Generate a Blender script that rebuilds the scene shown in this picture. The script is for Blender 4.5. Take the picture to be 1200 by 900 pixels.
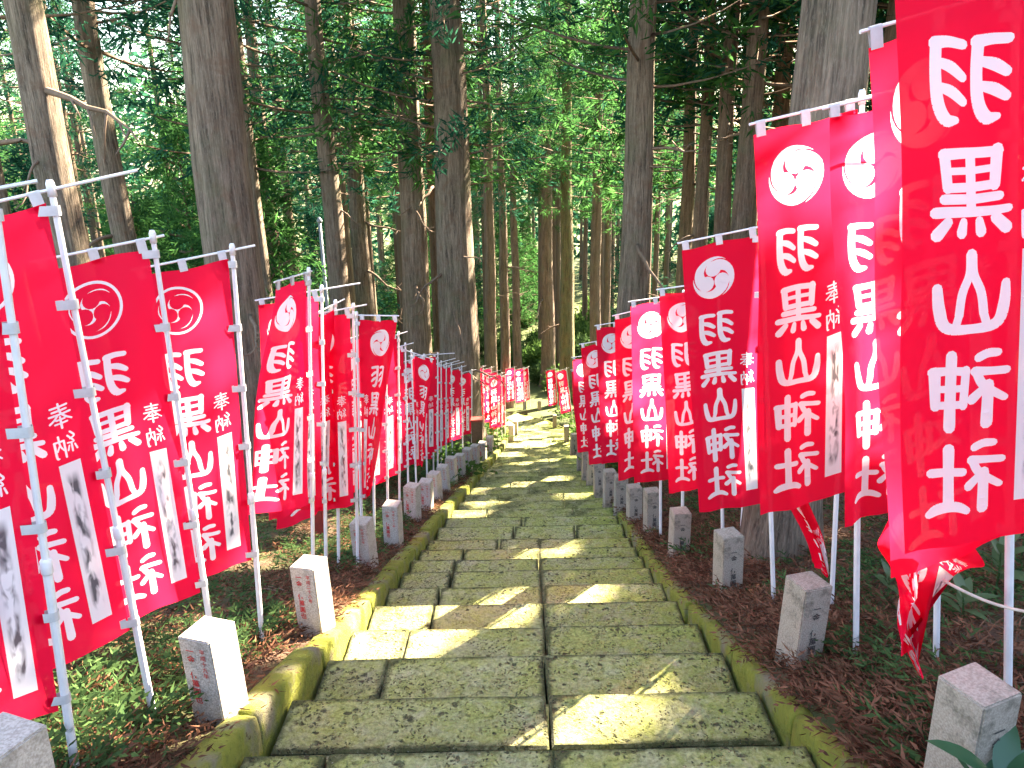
import bpy, bmesh, math, random
import numpy as np
from mathutils import Vector, Matrix
from mathutils.geometry import delaunay_2d_cdt
from mathutils import noise as mnoise

R = math.radians
scene = bpy.context.scene
for o in list(bpy.data.objects):
    bpy.data.objects.remove(o)
col = scene.collection
rng = np.random.default_rng(7)
random.seed(7)

# ------------------------------------------------------------------ camera
F_PX, PITCH, ROLL = 900.0, R(17.0), R(1.1)
cam_d = bpy.data.cameras.new('camera')
cam_d.sensor_width = 36.0
cam_d.lens = 36.0 * F_PX / 1200.0
cam_d.clip_start, cam_d.clip_end = 0.05, 2000
cam = bpy.data.objects.new('camera', cam_d)
col.objects.link(cam)
CAM_M = Matrix.Rotation(R(90) - PITCH, 4, 'X') @ Matrix.Rotation(-ROLL, 4, 'Z')
cam.matrix_world = CAM_M
scene.camera = cam

# ------------------------------------------------------------------ light
SUN_AZ, SUN_EL = R(42), R(36)      # azimuth measured from +Y towards +X
SUN = Vector((math.sin(SUN_AZ) * math.cos(SUN_EL), math.cos(SUN_AZ) * math.cos(SUN_EL), math.sin(SUN_EL)))
world = bpy.data.worlds.new('World')
scene.world = world
world.use_nodes = True
wn = world.node_tree
sky = wn.nodes.new('ShaderNodeTexSky')
sky.sky_type = 'NISHITA'
sky.sun_disc = False
sky.sun_elevation = SUN_EL
sky.sun_rotation = SUN_AZ
wn.links.new(sky.outputs[0], wn.nodes['Background'].inputs[0])
wn.nodes['Background'].inputs[1].default_value = 0.088
sd = bpy.data.lights.new('sun', 'SUN')
sd.energy = 5.0
sd.angle = R(0.5)
sd.color = (1.0, 0.93, 0.8)
sun = bpy.data.objects.new('sun', sd)
sun.rotation_euler = SUN.to_track_quat('Z', 'Y').to_euler()
sun.location = (20, 20, 40)
col.objects.link(sun)
vs = scene.view_settings
vs.view_transform = 'Standard'
vs.look = 'None'
vs.gamma = 1
vs.exposure = 3.75
vs.use_white_balance = True        # camera balanced for the shade of the wood
vs.white_balance_temperature = 7600
vs.white_balance_tint = 10
cy = scene.cycles
cy.use_denoising = True
cy.max_bounces = 4
cy.diffuse_bounces = 2
cy.transmission_bounces = 4
cy.glossy_bounces = 2

# ------------------------------------------------------------------ helpers
def tag(o, label=None, cat=None, group=None, kind=None):
    if label: o['label'] = label
    if cat: o['category'] = cat
    if group: o['group'] = group
    if kind: o['kind'] = kind
    return o

def link(name, data, parent=None):
    o = bpy.data.objects.new(name, data)
    col.objects.link(o)
    if parent is not None:
        o.parent = parent
    return o

def empty(name, loc, rz=0.0):
    o = link(name, None)
    o.location = loc
    o.rotation_euler = (0, 0, rz)
    o.empty_display_size = 0.1
    return o

def mesh_np(name, V, faces_flat, n_per, mats, midx=None, smooth=False, uv=None):
    """numpy mesh: V (n,3); faces_flat (m,n_per)"""
    V = np.asarray(V, dtype=np.float32)
    Fc = np.asarray(faces_flat, dtype=np.int32)
    m = bpy.data.meshes.new(name)
    m.vertices.add(len(V))
    m.vertices.foreach_set('co', V.ravel())
    m.loops.add(Fc.size)
    m.loops.foreach_set('vertex_index', Fc.ravel())
    m.polygons.add(len(Fc))
    m.polygons.foreach_set('loop_start', np.arange(0, Fc.size, n_per, dtype=np.int32))
    if midx is not None:
        m.polygons.foreach_set('material_index', np.asarray(midx, dtype=np.int32))
    if smooth:
        m.polygons.foreach_set('use_smooth', np.ones(len(Fc), dtype=bool))
    for mt in (mats if isinstance(mats, (list, tuple)) else [mats]):
        m.materials.append(mt)
    if uv is not None:
        l = m.uv_layers.new(name='UVMap')
        l.data.foreach_set('uv', np.asarray(uv, dtype=np.float32)[Fc.ravel()].ravel())
    m.update(calc_edges=True)
    return m

class MB:
    def __init__(s): s.v = []; s.f = []
    def add(s, vs, fs):
        b = len(s.v)
        s.v += [tuple(v) for v in vs]
        s.f += [tuple(i + b for i in f) for f in fs]
    def box(s, c, size, M=None):
        x, y, z = [d / 2 for d in size]
        vs = [Vector((sx * x, sy * y, sz * z)) for sx in (-1, 1) for sy in (-1, 1) for sz in (-1, 1)]
        if M is not None: vs = [M @ v for v in vs]
        c = Vector(c)
        s.add([v + c for v in vs], [(0, 1, 3, 2), (4, 6, 7, 5), (0, 4, 5, 1), (2, 3, 7, 6), (0, 2, 6, 4), (1, 5, 7, 3)])
    def tube(s, pts, rad, n=8, cap=True):
        pts = [Vector(p) for p in pts]
        if not isinstance(rad, (list, tuple)): rad = [rad] * len(pts)
        rings = []
        b = []
        for i, p in enumerate(pts):
            t = (pts[min(i + 1, len(pts) - 1)] - pts[max(i - 1, 0)]).normalized()
            a = t.orthogonal().normalized() if i == 0 else (b[-1] - t * b[-1].dot(t)).normalized()
            b.append(a)
            c = t.cross(a)
            rings.append([p + (a * math.cos(k * 2 * math.pi / n) + c * math.sin(k * 2 * math.pi / n)) * rad[i] for k in range(n)])
        vs = [v for r_ in rings for v in r_]
        fs = [(i * n + k, i * n + (k + 1) % n, (i + 1) * n + (k + 1) % n, (i + 1) * n + k) for i in range(len(pts) - 1) for k in range(n)]
        if cap:
            fs += [tuple(reversed(range(n))), tuple(range((len(pts) - 1) * n, len(pts) * n))]
        s.add(vs, fs)
    def mesh(s, name, mat, smooth=False):
        m = bpy.data.meshes.new(name)
        m.from_pydata(s.v, [], s.f)
        m.materials.append(mat)
        if smooth:
            m.polygons.foreach_set('use_smooth', [True] * len(m.polygons))
        m.update()
        return m

# ---- the lie of the land ------------------------------------------------
ZP = np.array([(-60, 4.0), (-8, 1.35), (0, -1.47), (2.6, -2.42), (6.07, -3.72), (7.87, -4.33), (9.98, -5.0), (14.2, -6.32), (22.4, -8.95),
               (33, -12.15), (36, -12.85), (40, -13.6), (60, -15.0), (120, -17.0), (400, -22)])
XC = np.array([(-60, 0), (0, 0.0), (3, .03), (6.4, .1), (8.2, .17), (10.3, .27), (14.4, .51), (22.4, .92), (26, 1.05), (31, 1.0), (60, 0.6)])
HALF = 1.2
def zp(y): return np.interp(y, ZP[:, 0], ZP[:, 1])
def xc(y): return np.interp(y, XC[:, 0], XC[:, 1])
BEND = [(xc(29.5), 29.5), (1.0, 31.5), (.75, 33.5), (.1, 35.4), (-1.1, 36.9), (-2.8, 37.9), (-5.0, 38.3), (-8.0, 38.4), (-12, 38.2)]
def bump2(x, y):
    return (0.05 * np.sin(1.7 * x + 0.6 * y) * np.cos(1.1 * y - .4 * x) + 0.03 * np.sin(3.9 * x + 1.3) * np.sin(3.1 * y + .7))
def ground(x, y):
    """verge and forest floor height"""
    x = np.asarray(x, float); y = np.asarray(y, float)
    base = zp(y)
    dx = x - xc(y)
    r = np.maximum(dx - 1.45, 0); l = np.maximum(-dx - 1.45, 0)
    bank = 0.05 + 0.16 * np.minimum(r, 6) + 0.04 * np.maximum(r - 6, 0) + 0.035 * np.minimum(l, 8) - 0.02 * np.maximum(l - 8, 0)
    far = np.clip((y - 34) / 8, 0, 1)
    bank = bank * (1 - .7 * far)
    near = np.clip((np.abs(dx) - 1.3) / .6, 0, 1)
    return base + bank + bump2(x, y) * near

def at(px, py, d):
    """point seen at pixel, at distance d along the view axis"""
    return CAM_M @ Vector(((px - 600) * d / F_PX, -(py - 450) * d / F_PX, -d))
def proj(p):
    q = CAM_M.inverted() @ Vector(p)
    d = -q.z
    return 600 + q.x * F_PX / d, 450 - q.y * F_PX / d, d
def on_ground(px, py):
    d = 0.8
    while d < 150:
        p = at(px, py, d)
        if p.z <= ground(p.x, p.y): break
        d += 0.02
    return Vector((p.x, p.y, float(ground(p.x, p.y))))

# ------------------------------------------------------------------ materials
def new_mat(name):
    m = bpy.data.materials.new(name)
    m.use_nodes = True
    nt = m.node_tree
    bs = nt.nodes['Principled BSDF']
    return m, nt, bs
def N(nt, t, **kw):
    n = nt.nodes.new(t)
    for k, v in kw.items():
        if isinstance(k, str) and hasattr(n, k): setattr(n, k, v)
    return n
def noise(nt, vec, scale, detail=4, rough=.6, dist=0):
    n = nt.nodes.new('ShaderNodeTexNoise')
    n.inputs['Scale'].default_value = scale
    n.inputs['Detail'].default_value = detail
    n.inputs['Roughness'].default_value = rough
    n.inputs['Distortion'].default_value = dist
    if vec is not None: nt.links.new(vec, n.inputs['Vector'])
    return n.outputs['Fac']
def ramp(nt, fac, stops, interp='LINEAR'):
    n = nt.nodes.new('ShaderNodeValToRGB')
    n.color_ramp.interpolation = interp
    el = n.color_ramp.elements
    while len(el) < len(stops): el.new(0.5)
    for e, (p, c) in zip(el, stops):
        e.position = p
        e.color = (c, c, c, 1) if not isinstance(c, (tuple, list)) else (*c, 1)
    nt.links.new(fac, n.inputs[0])
    return n.outputs[0]
def mix(nt, fac, a, b, mode='MIX'):
    n = nt.nodes.new('ShaderNodeMix')
    n.data_type = 'RGBA'
    n.blend_type = mode
    for s, v in ((n.inputs[0], fac), (n.inputs[6], a), (n.inputs[7], b)):
        if isinstance(v, bpy.types.NodeSocket): nt.links.new(v, s)
        elif isinstance(v, (tuple, list)): s.default_value = (*v, 1)
        else: s.default_value = v
    return n.outputs[2]
def math_n(nt, op, a, b=0.0):
    n = nt.nodes.new('ShaderNodeMath'); n.operation = op
    for s, v in ((n.inputs[0], a), (n.inputs[1], b)):
        if isinstance(v, bpy.types.NodeSocket): nt.links.new(v, s)
        else: s.default_value = v
    return n.outputs[0]
def bump(nt, bs, h, strength=.5, dist=.02):
    n = nt.nodes.new('ShaderNodeBump')
    n.inputs['Strength'].default_value = strength
    n.inputs['Distance'].default_value = dist
    nt.links.new(h, n.inputs['Height'])
    nt.links.new(n.outputs[0], bs.inputs['Normal'])
def geo_pos(nt): return nt.nodes.new('ShaderNodeNewGeometry').outputs['Position']
def obj_co(nt): return nt.nodes.new('ShaderNodeTexCoord').outputs['Object']
def obj_rand(nt): return nt.nodes.new('ShaderNodeObjectInfo').outputs['Random']
def mapping(nt, vec, scale):
    n = nt.nodes.new('ShaderNodeMapping')
    n.inputs['Scale'].default_value = scale
    nt.links.new(vec, n.inputs['Vector'])
    return n.outputs[0]

def mat_slab():
    m, nt, bs = new_mat('mossy_tuff')
    P = geo_pos(nt)
    n1 = noise(nt, P, 1.9, 6, .65)
    n2 = noise(nt, P, 42, 6, .8)
    n3 = noise(nt, P, 9, 6, .7, .4)
    rn = obj_rand(nt)
    stone = mix(nt, ramp(nt, n2, [(.34, 0.0), (.62, 1.0)]), (.28, .25, .12), (.76, .70, .42))
    stone = mix(nt, math_n(nt, 'MULTIPLY', rn, .5), stone, (.34, .26, .19))
    brown = ramp(nt, noise(nt, P, 3.3, 5, .7, .8), [(.56, 0.0), (.68, .65)])
    stone = mix(nt, brown, stone, (.20, .13, .095))
    moss = mix(nt, ramp(nt, n2, [(.35, 0.0), (.65, 1.0)]), (.22, .235, .04), (.64, .63, .17))
    mf = ramp(nt, math_n(nt, 'ADD', math_n(nt, 'MULTIPLY', n1, .5), math_n(nt, 'MULTIPLY', n3, .5)), [(.38, .15), (.56, .92)])
    c = mix(nt, mf, stone, moss)
    # more vivid moss towards the damp right-hand side of the flight
    sx = nt.nodes.new('ShaderNodeSeparateXYZ'); nt.links.new(P, sx.inputs[0])
    side = ramp(nt, math_n(nt, 'ADD', math_n(nt, 'MULTIPLY', sx.outputs[0], .33), math_n(nt, 'MULTIPLY', n3, .7)), [(.58, 0.0), (.95, .75)])
    c = mix(nt, side, c, mix(nt, n2, (.19, .25, .025), (.50, .56, .09)))
    # pits and dark specks at two sizes
    def pits(scale, r0, r1, nsc, t0, t1):
        v = nt.nodes.new('ShaderNodeTexVoronoi'); v.inputs['Scale'].default_value = scale; v.inputs['Randomness'].default_value = 1
        wv = nt.nodes.new('ShaderNodeVectorMath'); wv.operation = 'ADD'
        nn = nt.nodes.new('ShaderNodeTexNoise'); nn.inputs['Scale'].default_value = 30; nt.links.new(P, nn.inputs['Vector'])
        sc_ = nt.nodes.new('ShaderNodeVectorMath'); sc_.operation = 'SCALE'; sc_.inputs['Scale'].default_value = .05
        nt.links.new(nn.outputs['Color'], sc_.inputs[0]); nt.links.new(P, wv.inputs[0]); nt.links.new(sc_.outputs[0], wv.inputs[1])
        nt.links.new(wv.outputs[0], v.inputs['Vector'])
        return math_n(nt, 'MULTIPLY', ramp(nt, v.outputs['Distance'], [(r0, 1.0), (r1, 0.0)]), ramp(nt, noise(nt, P, nsc, 4, .6), [(t0, 0.0), (t1, 1.0)]))
    pit = math_n(nt, 'MAXIMUM', pits(17, .16, .30, 4.0, .47, .56), pits(48, .2, .36, 6.0, .44, .56))
    c = mix(nt, math_n(nt, 'MULTIPLY', pit, .85), c, (.035, .032, .015))
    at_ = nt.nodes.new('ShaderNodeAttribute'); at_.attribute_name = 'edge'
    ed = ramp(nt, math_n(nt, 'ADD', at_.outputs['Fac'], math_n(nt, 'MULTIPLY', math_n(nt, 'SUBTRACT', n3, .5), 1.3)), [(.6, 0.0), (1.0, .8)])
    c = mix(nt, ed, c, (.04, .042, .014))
    lichen = ramp(nt, noise(nt, P, 85, 3, .6), [(.66, 0.0), (.72, .55)])
    c = mix(nt, lichen, c, (.62, .58, .46))
    nt.links.new(c, bs.inputs['Base Color'])
    bs.inputs['Roughness'].default_value = .95
    h = math_n(nt, 'SUBTRACT', math_n(nt, 'ADD', math_n(nt, 'MULTIPLY', n2, .9), n3), math_n(nt, 'MULTIPLY', pit, 1.5))
    bump(nt, bs, h, 1.0, .03)
    return m
def mat_kerb():
    m, nt, bs = new_mat('moss_kerb')
    P = geo_pos(nt)
    n1 = noise(nt, P, 3.5, 5, .6); n2 = noise(nt, P, 34, 5, .75); n3 = noise(nt, P, 11, 4, .6)
    moss = mix(nt, n3, (.13, .15, .015), (.38, .38, .05))
    moss = mix(nt, ramp(nt, n2, [(.55, 0.0), (.75, .8)]), moss, (.09, .10, .02))
    stone = mix(nt, n2, (.14, .12, .07), (.34, .30, .19))
    c = mix(nt, ramp(nt, n1, [(.34, 0.0), (.5, 1.0)]), stone, moss)
    c = mix(nt, ramp(nt, noise(nt, P, 22, 2), [(.68, 0.0), (.72, .8)]), c, (.06, .035, .015))
    nt.links.new(c, bs.inputs['Base Color'])
    bs.inputs['Roughness'].default_value = 1
    bump(nt, bs, math_n(nt, 'ADD', n2, n3), 1.0, .03)
    return m
def mat_ground():
    m, nt, bs = new_mat('forest_soil')
    P = geo_pos(nt)
    n1 = noise(nt, P, 1.1, 5, .6); n2 = noise(nt, P, 24, 6, .75); n3 = noise(nt, P, 6, 5, .6, .5)
    soil = mix(nt, n2, (.05, .03, .02), (.24, .13, .085))
    soil = mix(nt, ramp(nt, n3, [(.5, 0.0), (.7, .7)]), soil, (.2, .1, .06))
    grn = mix(nt, n2, (.03, .05, .012), (.12, .16, .035))
    sx = nt.nodes.new('ShaderNodeSeparateXYZ'); nt.links.new(P, sx.inputs[0])
    far = ramp(nt, math_n(nt, 'MULTIPLY', sx.outputs[1], .01), [(.08, 0.0), (.3, .35)])
    left = ramp(nt, math_n(nt, 'MULTIPLY_ADD', sx.outputs[0], -.12), [(.0, 0.0), (.4, .16)])
    f = math_n(nt, 'ADD', math_n(nt, 'ADD', n1, far), left)
    c = mix(nt, ramp(nt, f, [(.54, 0.0), (.72, .9)]), soil, grn)
    nt.links.new(c, bs.inputs['Base Color'])
    bs.inputs['Roughness'].default_value = 1
    bump(nt, bs, math_n(nt, 'ADD', n2, n3), 1.0, .05)
    return m
def mat_granite(name, c1, c2, stain):
    m, nt, bs = new_mat(name)
    P = obj_co(nt)
    n1 = noise(nt, P, 130, 2, .5); n2 = noise(nt, P, 5, 5, .6); n3 = noise(nt, P, 30, 4, .7)
    c = mix(nt, ramp(nt, n1, [(.35, 0.0), (.65, 1.0)]), c1, c2)
    c = mix(nt, math_n(nt, 'MULTIPLY', obj_rand(nt), .4), c, (.5, .36, .29))
    st = ramp(nt, math_n(nt, 'ADD', math_n(nt, 'MULTIPLY', n2, .7), math_n(nt, 'MULTIPLY', n3, .3)), [(.5, 0.0), (.62, stain)])
    c = mix(nt, st, c, (.10, .085, .06))
    nt.links.new(c, bs.inputs['Base Color'])
    bs.inputs['Roughness'].default_value = .8
    bump(nt, bs, n1, .25, .004)
    return m
def mat_bark(name, c1, c2, moss):
    m, nt, bs = new_mat(name)
    P = obj_co(nt)
    n0 = noise(nt, mapping(nt, P, (1, 1, .09)), 11, 5, .65, .6)
    n1 = noise(nt, mapping(nt, P, (1, 1, .06)), 34, 6, .75, .4); n2 = noise(nt, P, 1.1, 5, .65); n3 = noise(nt, mapping(nt, P, (1, 1, .3)), 55, 4, .7)
    fiss = ramp(nt, math_n(nt, 'ADD', math_n(nt, 'MULTIPLY', n0, .45), math_n(nt, 'MULTIPLY', n1, .55)), [(.40, 0.0), (.58, 1.0)])
    c = mix(nt, fiss, c1, c2)
    c = mix(nt, math_n(nt, 'MULTIPLY', ramp(nt, n3, [(.52, 0.0), (.7, 1.0)]), .5), c, (.42, .35, .28))
    c = mix(nt, ramp(nt, noise(nt, P, 2.6, 4, .7, .5), [(.52, 0.0), (.66, .6)]), c, mix(nt, n1, (.10, .05, .03), (.30, .16, .10)))
    c = mix(nt, ramp(nt, n2, [(.5, 0.0), (.68, moss)]), c, (.13, .15, .07))
    c = mix(nt, math_n(nt, 'MULTIPLY', obj_rand(nt), .3), c, (.20, .13, .09))
    nt.links.new(c, bs.inputs['Base Color'])
    bs.inputs['Roughness'].default_value = .95
    bump(nt, bs, math_n(nt, 'ADD', math_n(nt, 'MULTIPLY', n0, 1.2), n1), 1.0, .07)
    return m
def mat_leaf(name, c1, c2, trans=.4, scale=.8, gloss=0.0):
    m, nt, bs = new_mat(name)
    P = geo_pos(nt)
    n1 = noise(nt, P, scale, 3, .6)
    geo = nt.nodes.new('ShaderNodeNewGeometry')
    rnd = geo.outputs['Random Per Island']
    f = math_n(nt, 'ADD', math_n(nt, 'MULTIPLY', n1, .6), math_n(nt, 'MULTIPLY', rnd, .4))
    c = mix(nt, ramp(nt, f, [(.3, 0.0), (.7, 1.0)]), c1, c2)
    d = nt.nodes.new('ShaderNodeBsdfDiffuse'); t = nt.nodes.new('ShaderNodeBsdfTranslucent')
    nt.links.new(c, d.inputs[0])
    nt.links.new(mix(nt, .4, c, tuple(x * 1.6 for x in c2)), t.inputs[0])
    ms = nt.nodes.new('ShaderNodeMixShader'); ms.inputs[0].default_value = trans
    nt.links.new(d.outputs[0], ms.inputs[1]); nt.links.new(t.outputs[0], ms.inputs[2])
    out = ms.outputs[0]
    if gloss:
        g = nt.nodes.new('ShaderNodeBsdfGlossy'); g.inputs['Roughness'].default_value = .35
        m2 = nt.nodes.new('ShaderNodeMixShader'); m2.inputs[0].default_value = gloss
        nt.links.new(out, m2.inputs[1]); nt.links.new(g.outputs[0], m2.inputs[2]); out = m2.outputs[0]
    nt.links.new(out, nt.nodes['Material Output'].inputs['Surface'])
    return m
def mat_plain(name, c, rough=.7, var=.15, metal=0):
    m, nt, bs = new_mat(name)
    n1 = noise(nt, obj_co(nt), 18, 4, .6)
    nt.links.new(mix(nt, ramp(nt, n1, [(.4, 0.0), (.7, 1.0)]), c, tuple(x * (1 - var * 2) for x in c)), bs.inputs['Base Color'])
    bs.inputs['Roughness'].default_value = rough
    bs.inputs['Metallic'].default_value = metal
    return m
def mat_cloth(name, c, trans_c, trans=.42, streak=False, bleed=None):
    m, nt, bs = new_mat(name)
    uvn = nt.nodes.new('ShaderNodeUVMap'); uv = uvn.outputs[0]
    weave = noise(nt, mapping(nt, uv, (1, 1, 1)), 420, 2, .5)
    soft = noise(nt, uv, 3.2, 3, .5)
    colr = mix(nt, math_n(nt, 'MULTIPLY', soft, .25), c, tuple(x * .75 for x in c))
    if streak:   # illegible brush-written smears down the strip
        oi = nt.nodes.new('ShaderNodeObjectInfo')
        cmb = nt.nodes.new('ShaderNodeCombineXYZ')
        nt.links.new(math_n(nt, 'MULTIPLY', oi.outputs['Random'], 40.0), cmb.inputs[2])
        va = nt.nodes.new('ShaderNodeVectorMath'); va.operation = 'ADD'
        nt.links.new(mapping(nt, uv, (1.0, .32, 1)), va.inputs[0]); nt.links.new(cmb.outputs[0], va.inputs[1])
        s1 = noise(nt, va.outputs[0], 38, 2, .45, .5)
        sx = nt.nodes.new('ShaderNodeSeparateXYZ'); nt.links.new(uv, sx.inputs[0])
        cen = math_n(nt, 'ABSOLUTE', math_n(nt, 'SUBTRACT', sx.outputs[0], .365))
        band = ramp(nt, cen, [(.012, 1.0), (.028, 0.0)])
        ys = math_n(nt, 'ABSOLUTE', math_n(nt, 'SUBTRACT', sx.outputs[1], 1.32))
        band2 = ramp(nt, ys, [(.27, 1.0), (.32, 0.0)])
        k = math_n(nt, 'MULTIPLY', math_n(nt, 'MULTIPLY', band, band2), ramp(nt, s1, [(.42, 0.0), (.62, .9)]))
        colr = mix(nt, k, colr, (.05, .05, .06))
    d = nt.nodes.new('ShaderNodeBsdfDiffuse'); t = nt.nodes.new('ShaderNodeBsdfTranslucent')
    g = nt.nodes.new('ShaderNodeBsdfGlossy'); g.inputs['Roughness'].default_value = .42
    nt.links.new(colr, d.inputs[0])
    t.inputs[0].default_value = (*trans_c, 1)
    if streak: nt.links.new(colr, t.inputs[0])
    b = nt.nodes.new('ShaderNodeBump'); b.inputs['Strength'].default_value = .12; b.inputs['Distance'].default_value = .002
    nt.links.new(weave, b.inputs['Height'])
    nt.links.new(b.outputs[0], d.inputs['Normal'])
    m1 = nt.nodes.new('ShaderNodeMixShader'); m1.inputs[0].default_value = trans
    nt.links.new(d.outputs[0], m1.inputs[1]); nt.links.new(t.outputs[0], m1.inputs[2])
    m2 = nt.nodes.new('ShaderNodeMixShader'); m2.inputs[0].default_value = .003
    nt.links.new(m1.outputs[0], m2.inputs[1]); nt.links.new(g.outputs[0], m2.inputs[2])
    # a little of what stands behind shows through the open weave
    tr = nt.nodes.new('ShaderNodeBsdfTransparent'); tr.inputs['Color'].default_value = (1.0, .45, .5, 1)
    m3 = nt.nodes.new('ShaderNodeMixShader'); m3.inputs[0].default_value = .035
    nt.links.new(m2.outputs[0], m3.inputs[1]); nt.links.new(tr.outputs[0], m3.inputs[2])
    nt.links.new(m3.outputs[0], nt.nodes['Material Output'].inputs['Surface'])
    return m

M = dict(
    slab=mat_slab(), kerb=mat_kerb(), ground=mat_ground(),
    granite=mat_granite('pale_granite', (.30, .26, .23), (.56, .50, .45), .45),
    granite_old=mat_granite('stained_granite', (.21, .175, .14), (.42, .36, .29), .85),
    red_paint=mat_plain('red_inscription', (.55, .03, .03), .7),
    dark_ins=mat_plain('grey_inscription', (.07, .06, .055), .9),
    bark=mat_bark('cedar_bark', (.035, .025, .018), (.36, .27, .20), .5),
    bark_moss=mat_bark('mossy_bark', (.04, .035, .015), (.24, .20, .08), .9),
    bark_far=mat_bark('far_bark', (.045, .028, .02), (.32, .21, .145), .4),
    twig=mat_plain('dead_twig', (.20, .13, .09), .9),
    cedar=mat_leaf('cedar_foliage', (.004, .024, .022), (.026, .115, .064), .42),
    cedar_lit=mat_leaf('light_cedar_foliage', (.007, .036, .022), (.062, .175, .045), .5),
    shrub=mat_leaf('shrub_leaves', (.025, .065, .02), (.10, .18, .045), .42, 2.0),
    fern=mat_leaf('green_undergrowth', (.025, .055, .022), (.09, .155, .055), .33, 2.0),
    litter=mat_leaf('dead_cedar_sprays', (.05, .024, .015), (.25, .115, .07), .15, 3.0),
    broad=mat_leaf('glossy_leaves', (.02, .07, .03), (.05, .14, .06), .25, 3.0, .06),
    broad_dull=mat_leaf('dull_leaves', (.05, .09, .04), (.13, .18, .08), .3, 3.0, .03),
    red=mat_cloth('red_cloth', (.93, .0015, .032), (1.0, .024, .088), .54),
    white=mat_cloth('white_dye', (.88, .84, .87), (.95, .80, .86), .48),
    strip=mat_cloth('donor_strip', (.86, .83, .85), (.8, .7, .72), streak=True),
    tab=mat_plain('white_tape', (.62, .58, .58), .7, .10),
    pole=mat_plain('white_plastic_pole', (.80, .75, .76), .4, .06),
    red_wood=mat_plain('red_wood', (.30, .03, .02), .7),
    brown_wood=mat_plain('brown_wood', (.13, .07, .04), .8),
    grey_metal=mat_plain('grey_metal', (.32, .36, .42), .5),
    rope=mat_plain('pale_rope', (.62, .56, .46), .9),
)

# ------------------------------------------------------------------ forest floor
def axis(a, b, fine0, fine1, step, grow):
    xs = list(np.arange(fine0, fine1, step))
    s = step; x = fine0
    while x > a: s *= grow; x -= s; xs.insert(0, x)
    s = step; x = xs[-1]
    while x < b: s *= grow; x += s; xs.append(x)
    return np.array(xs)
gx = np.array(sorted([g_ for g_ in axis(-320, 320, -6, 7, .14, 1.12) if min(abs(g_ - e) for e in (-1.37, -1.24, 1.23, 1.315)) > .05] + [-1.37, -1.24, 1.23, 1.315]))
gy = axis(-120, 420, -1, 22, .16, 1.08)
GX, GY = np.meshgrid(gx, gy)
DX = GX.copy()
GX = GX + xc(GY)
GZ = ground(GX, GY)
GZ = GZ + rng.normal(0, .012, GZ.shape) * (np.abs(GX - xc(GY)) > 1.5)
bnd = np.array(BEND)
def bend_dist(x, y):
    dmin = np.full(np.shape(x), 1e9)
    for (ax, ay), (bx, by) in zip(BEND[:-1], BEND[1:]):
        ex, ey = bx - ax, by - ay
        t = np.clip(((x - ax) * ex + (y - ay) * ey) / (ex * ex + ey * ey), 0, 1)
        dmin = np.minimum(dmin, np.hypot(x - ax - t * ex, y - ay - t * ey))
    return dmin
under = ((DX > -1.28) & (DX < 1.25) & (GY < 30)) | (bend_dist(GX, GY) < 1.42)
GZ = np.where(under, np.minimum(GZ, zp(GY) - .62), GZ)
nx, ny = len(gx), len(gy)
idx = np.arange(nx * ny).reshape(ny, nx)
quads = np.stack([idx[:-1, :-1], idx[:-1, 1:], idx[1:, 1:], idx[1:, :-1]], -1).reshape(-1, 4)
g = link('ground', mesh_np('ground', np.stack([GX, GY, GZ], -1).reshape(-1, 3), quads, 4, M['ground'], smooth=True))
tag(g, 'sloping forest floor of brown cedar litter and green undergrowth', 'forest floor', kind='structure')

# ------------------------------------------------------------------ stone stair
stair = empty('stone_stair', (0, 3, float(zp(3))))
tag(stair, 'worn mossy stone slab stairway descending between the banners', 'stairway', kind='structure')
stair_inv = Matrix.Translation(-stair.location)

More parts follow.
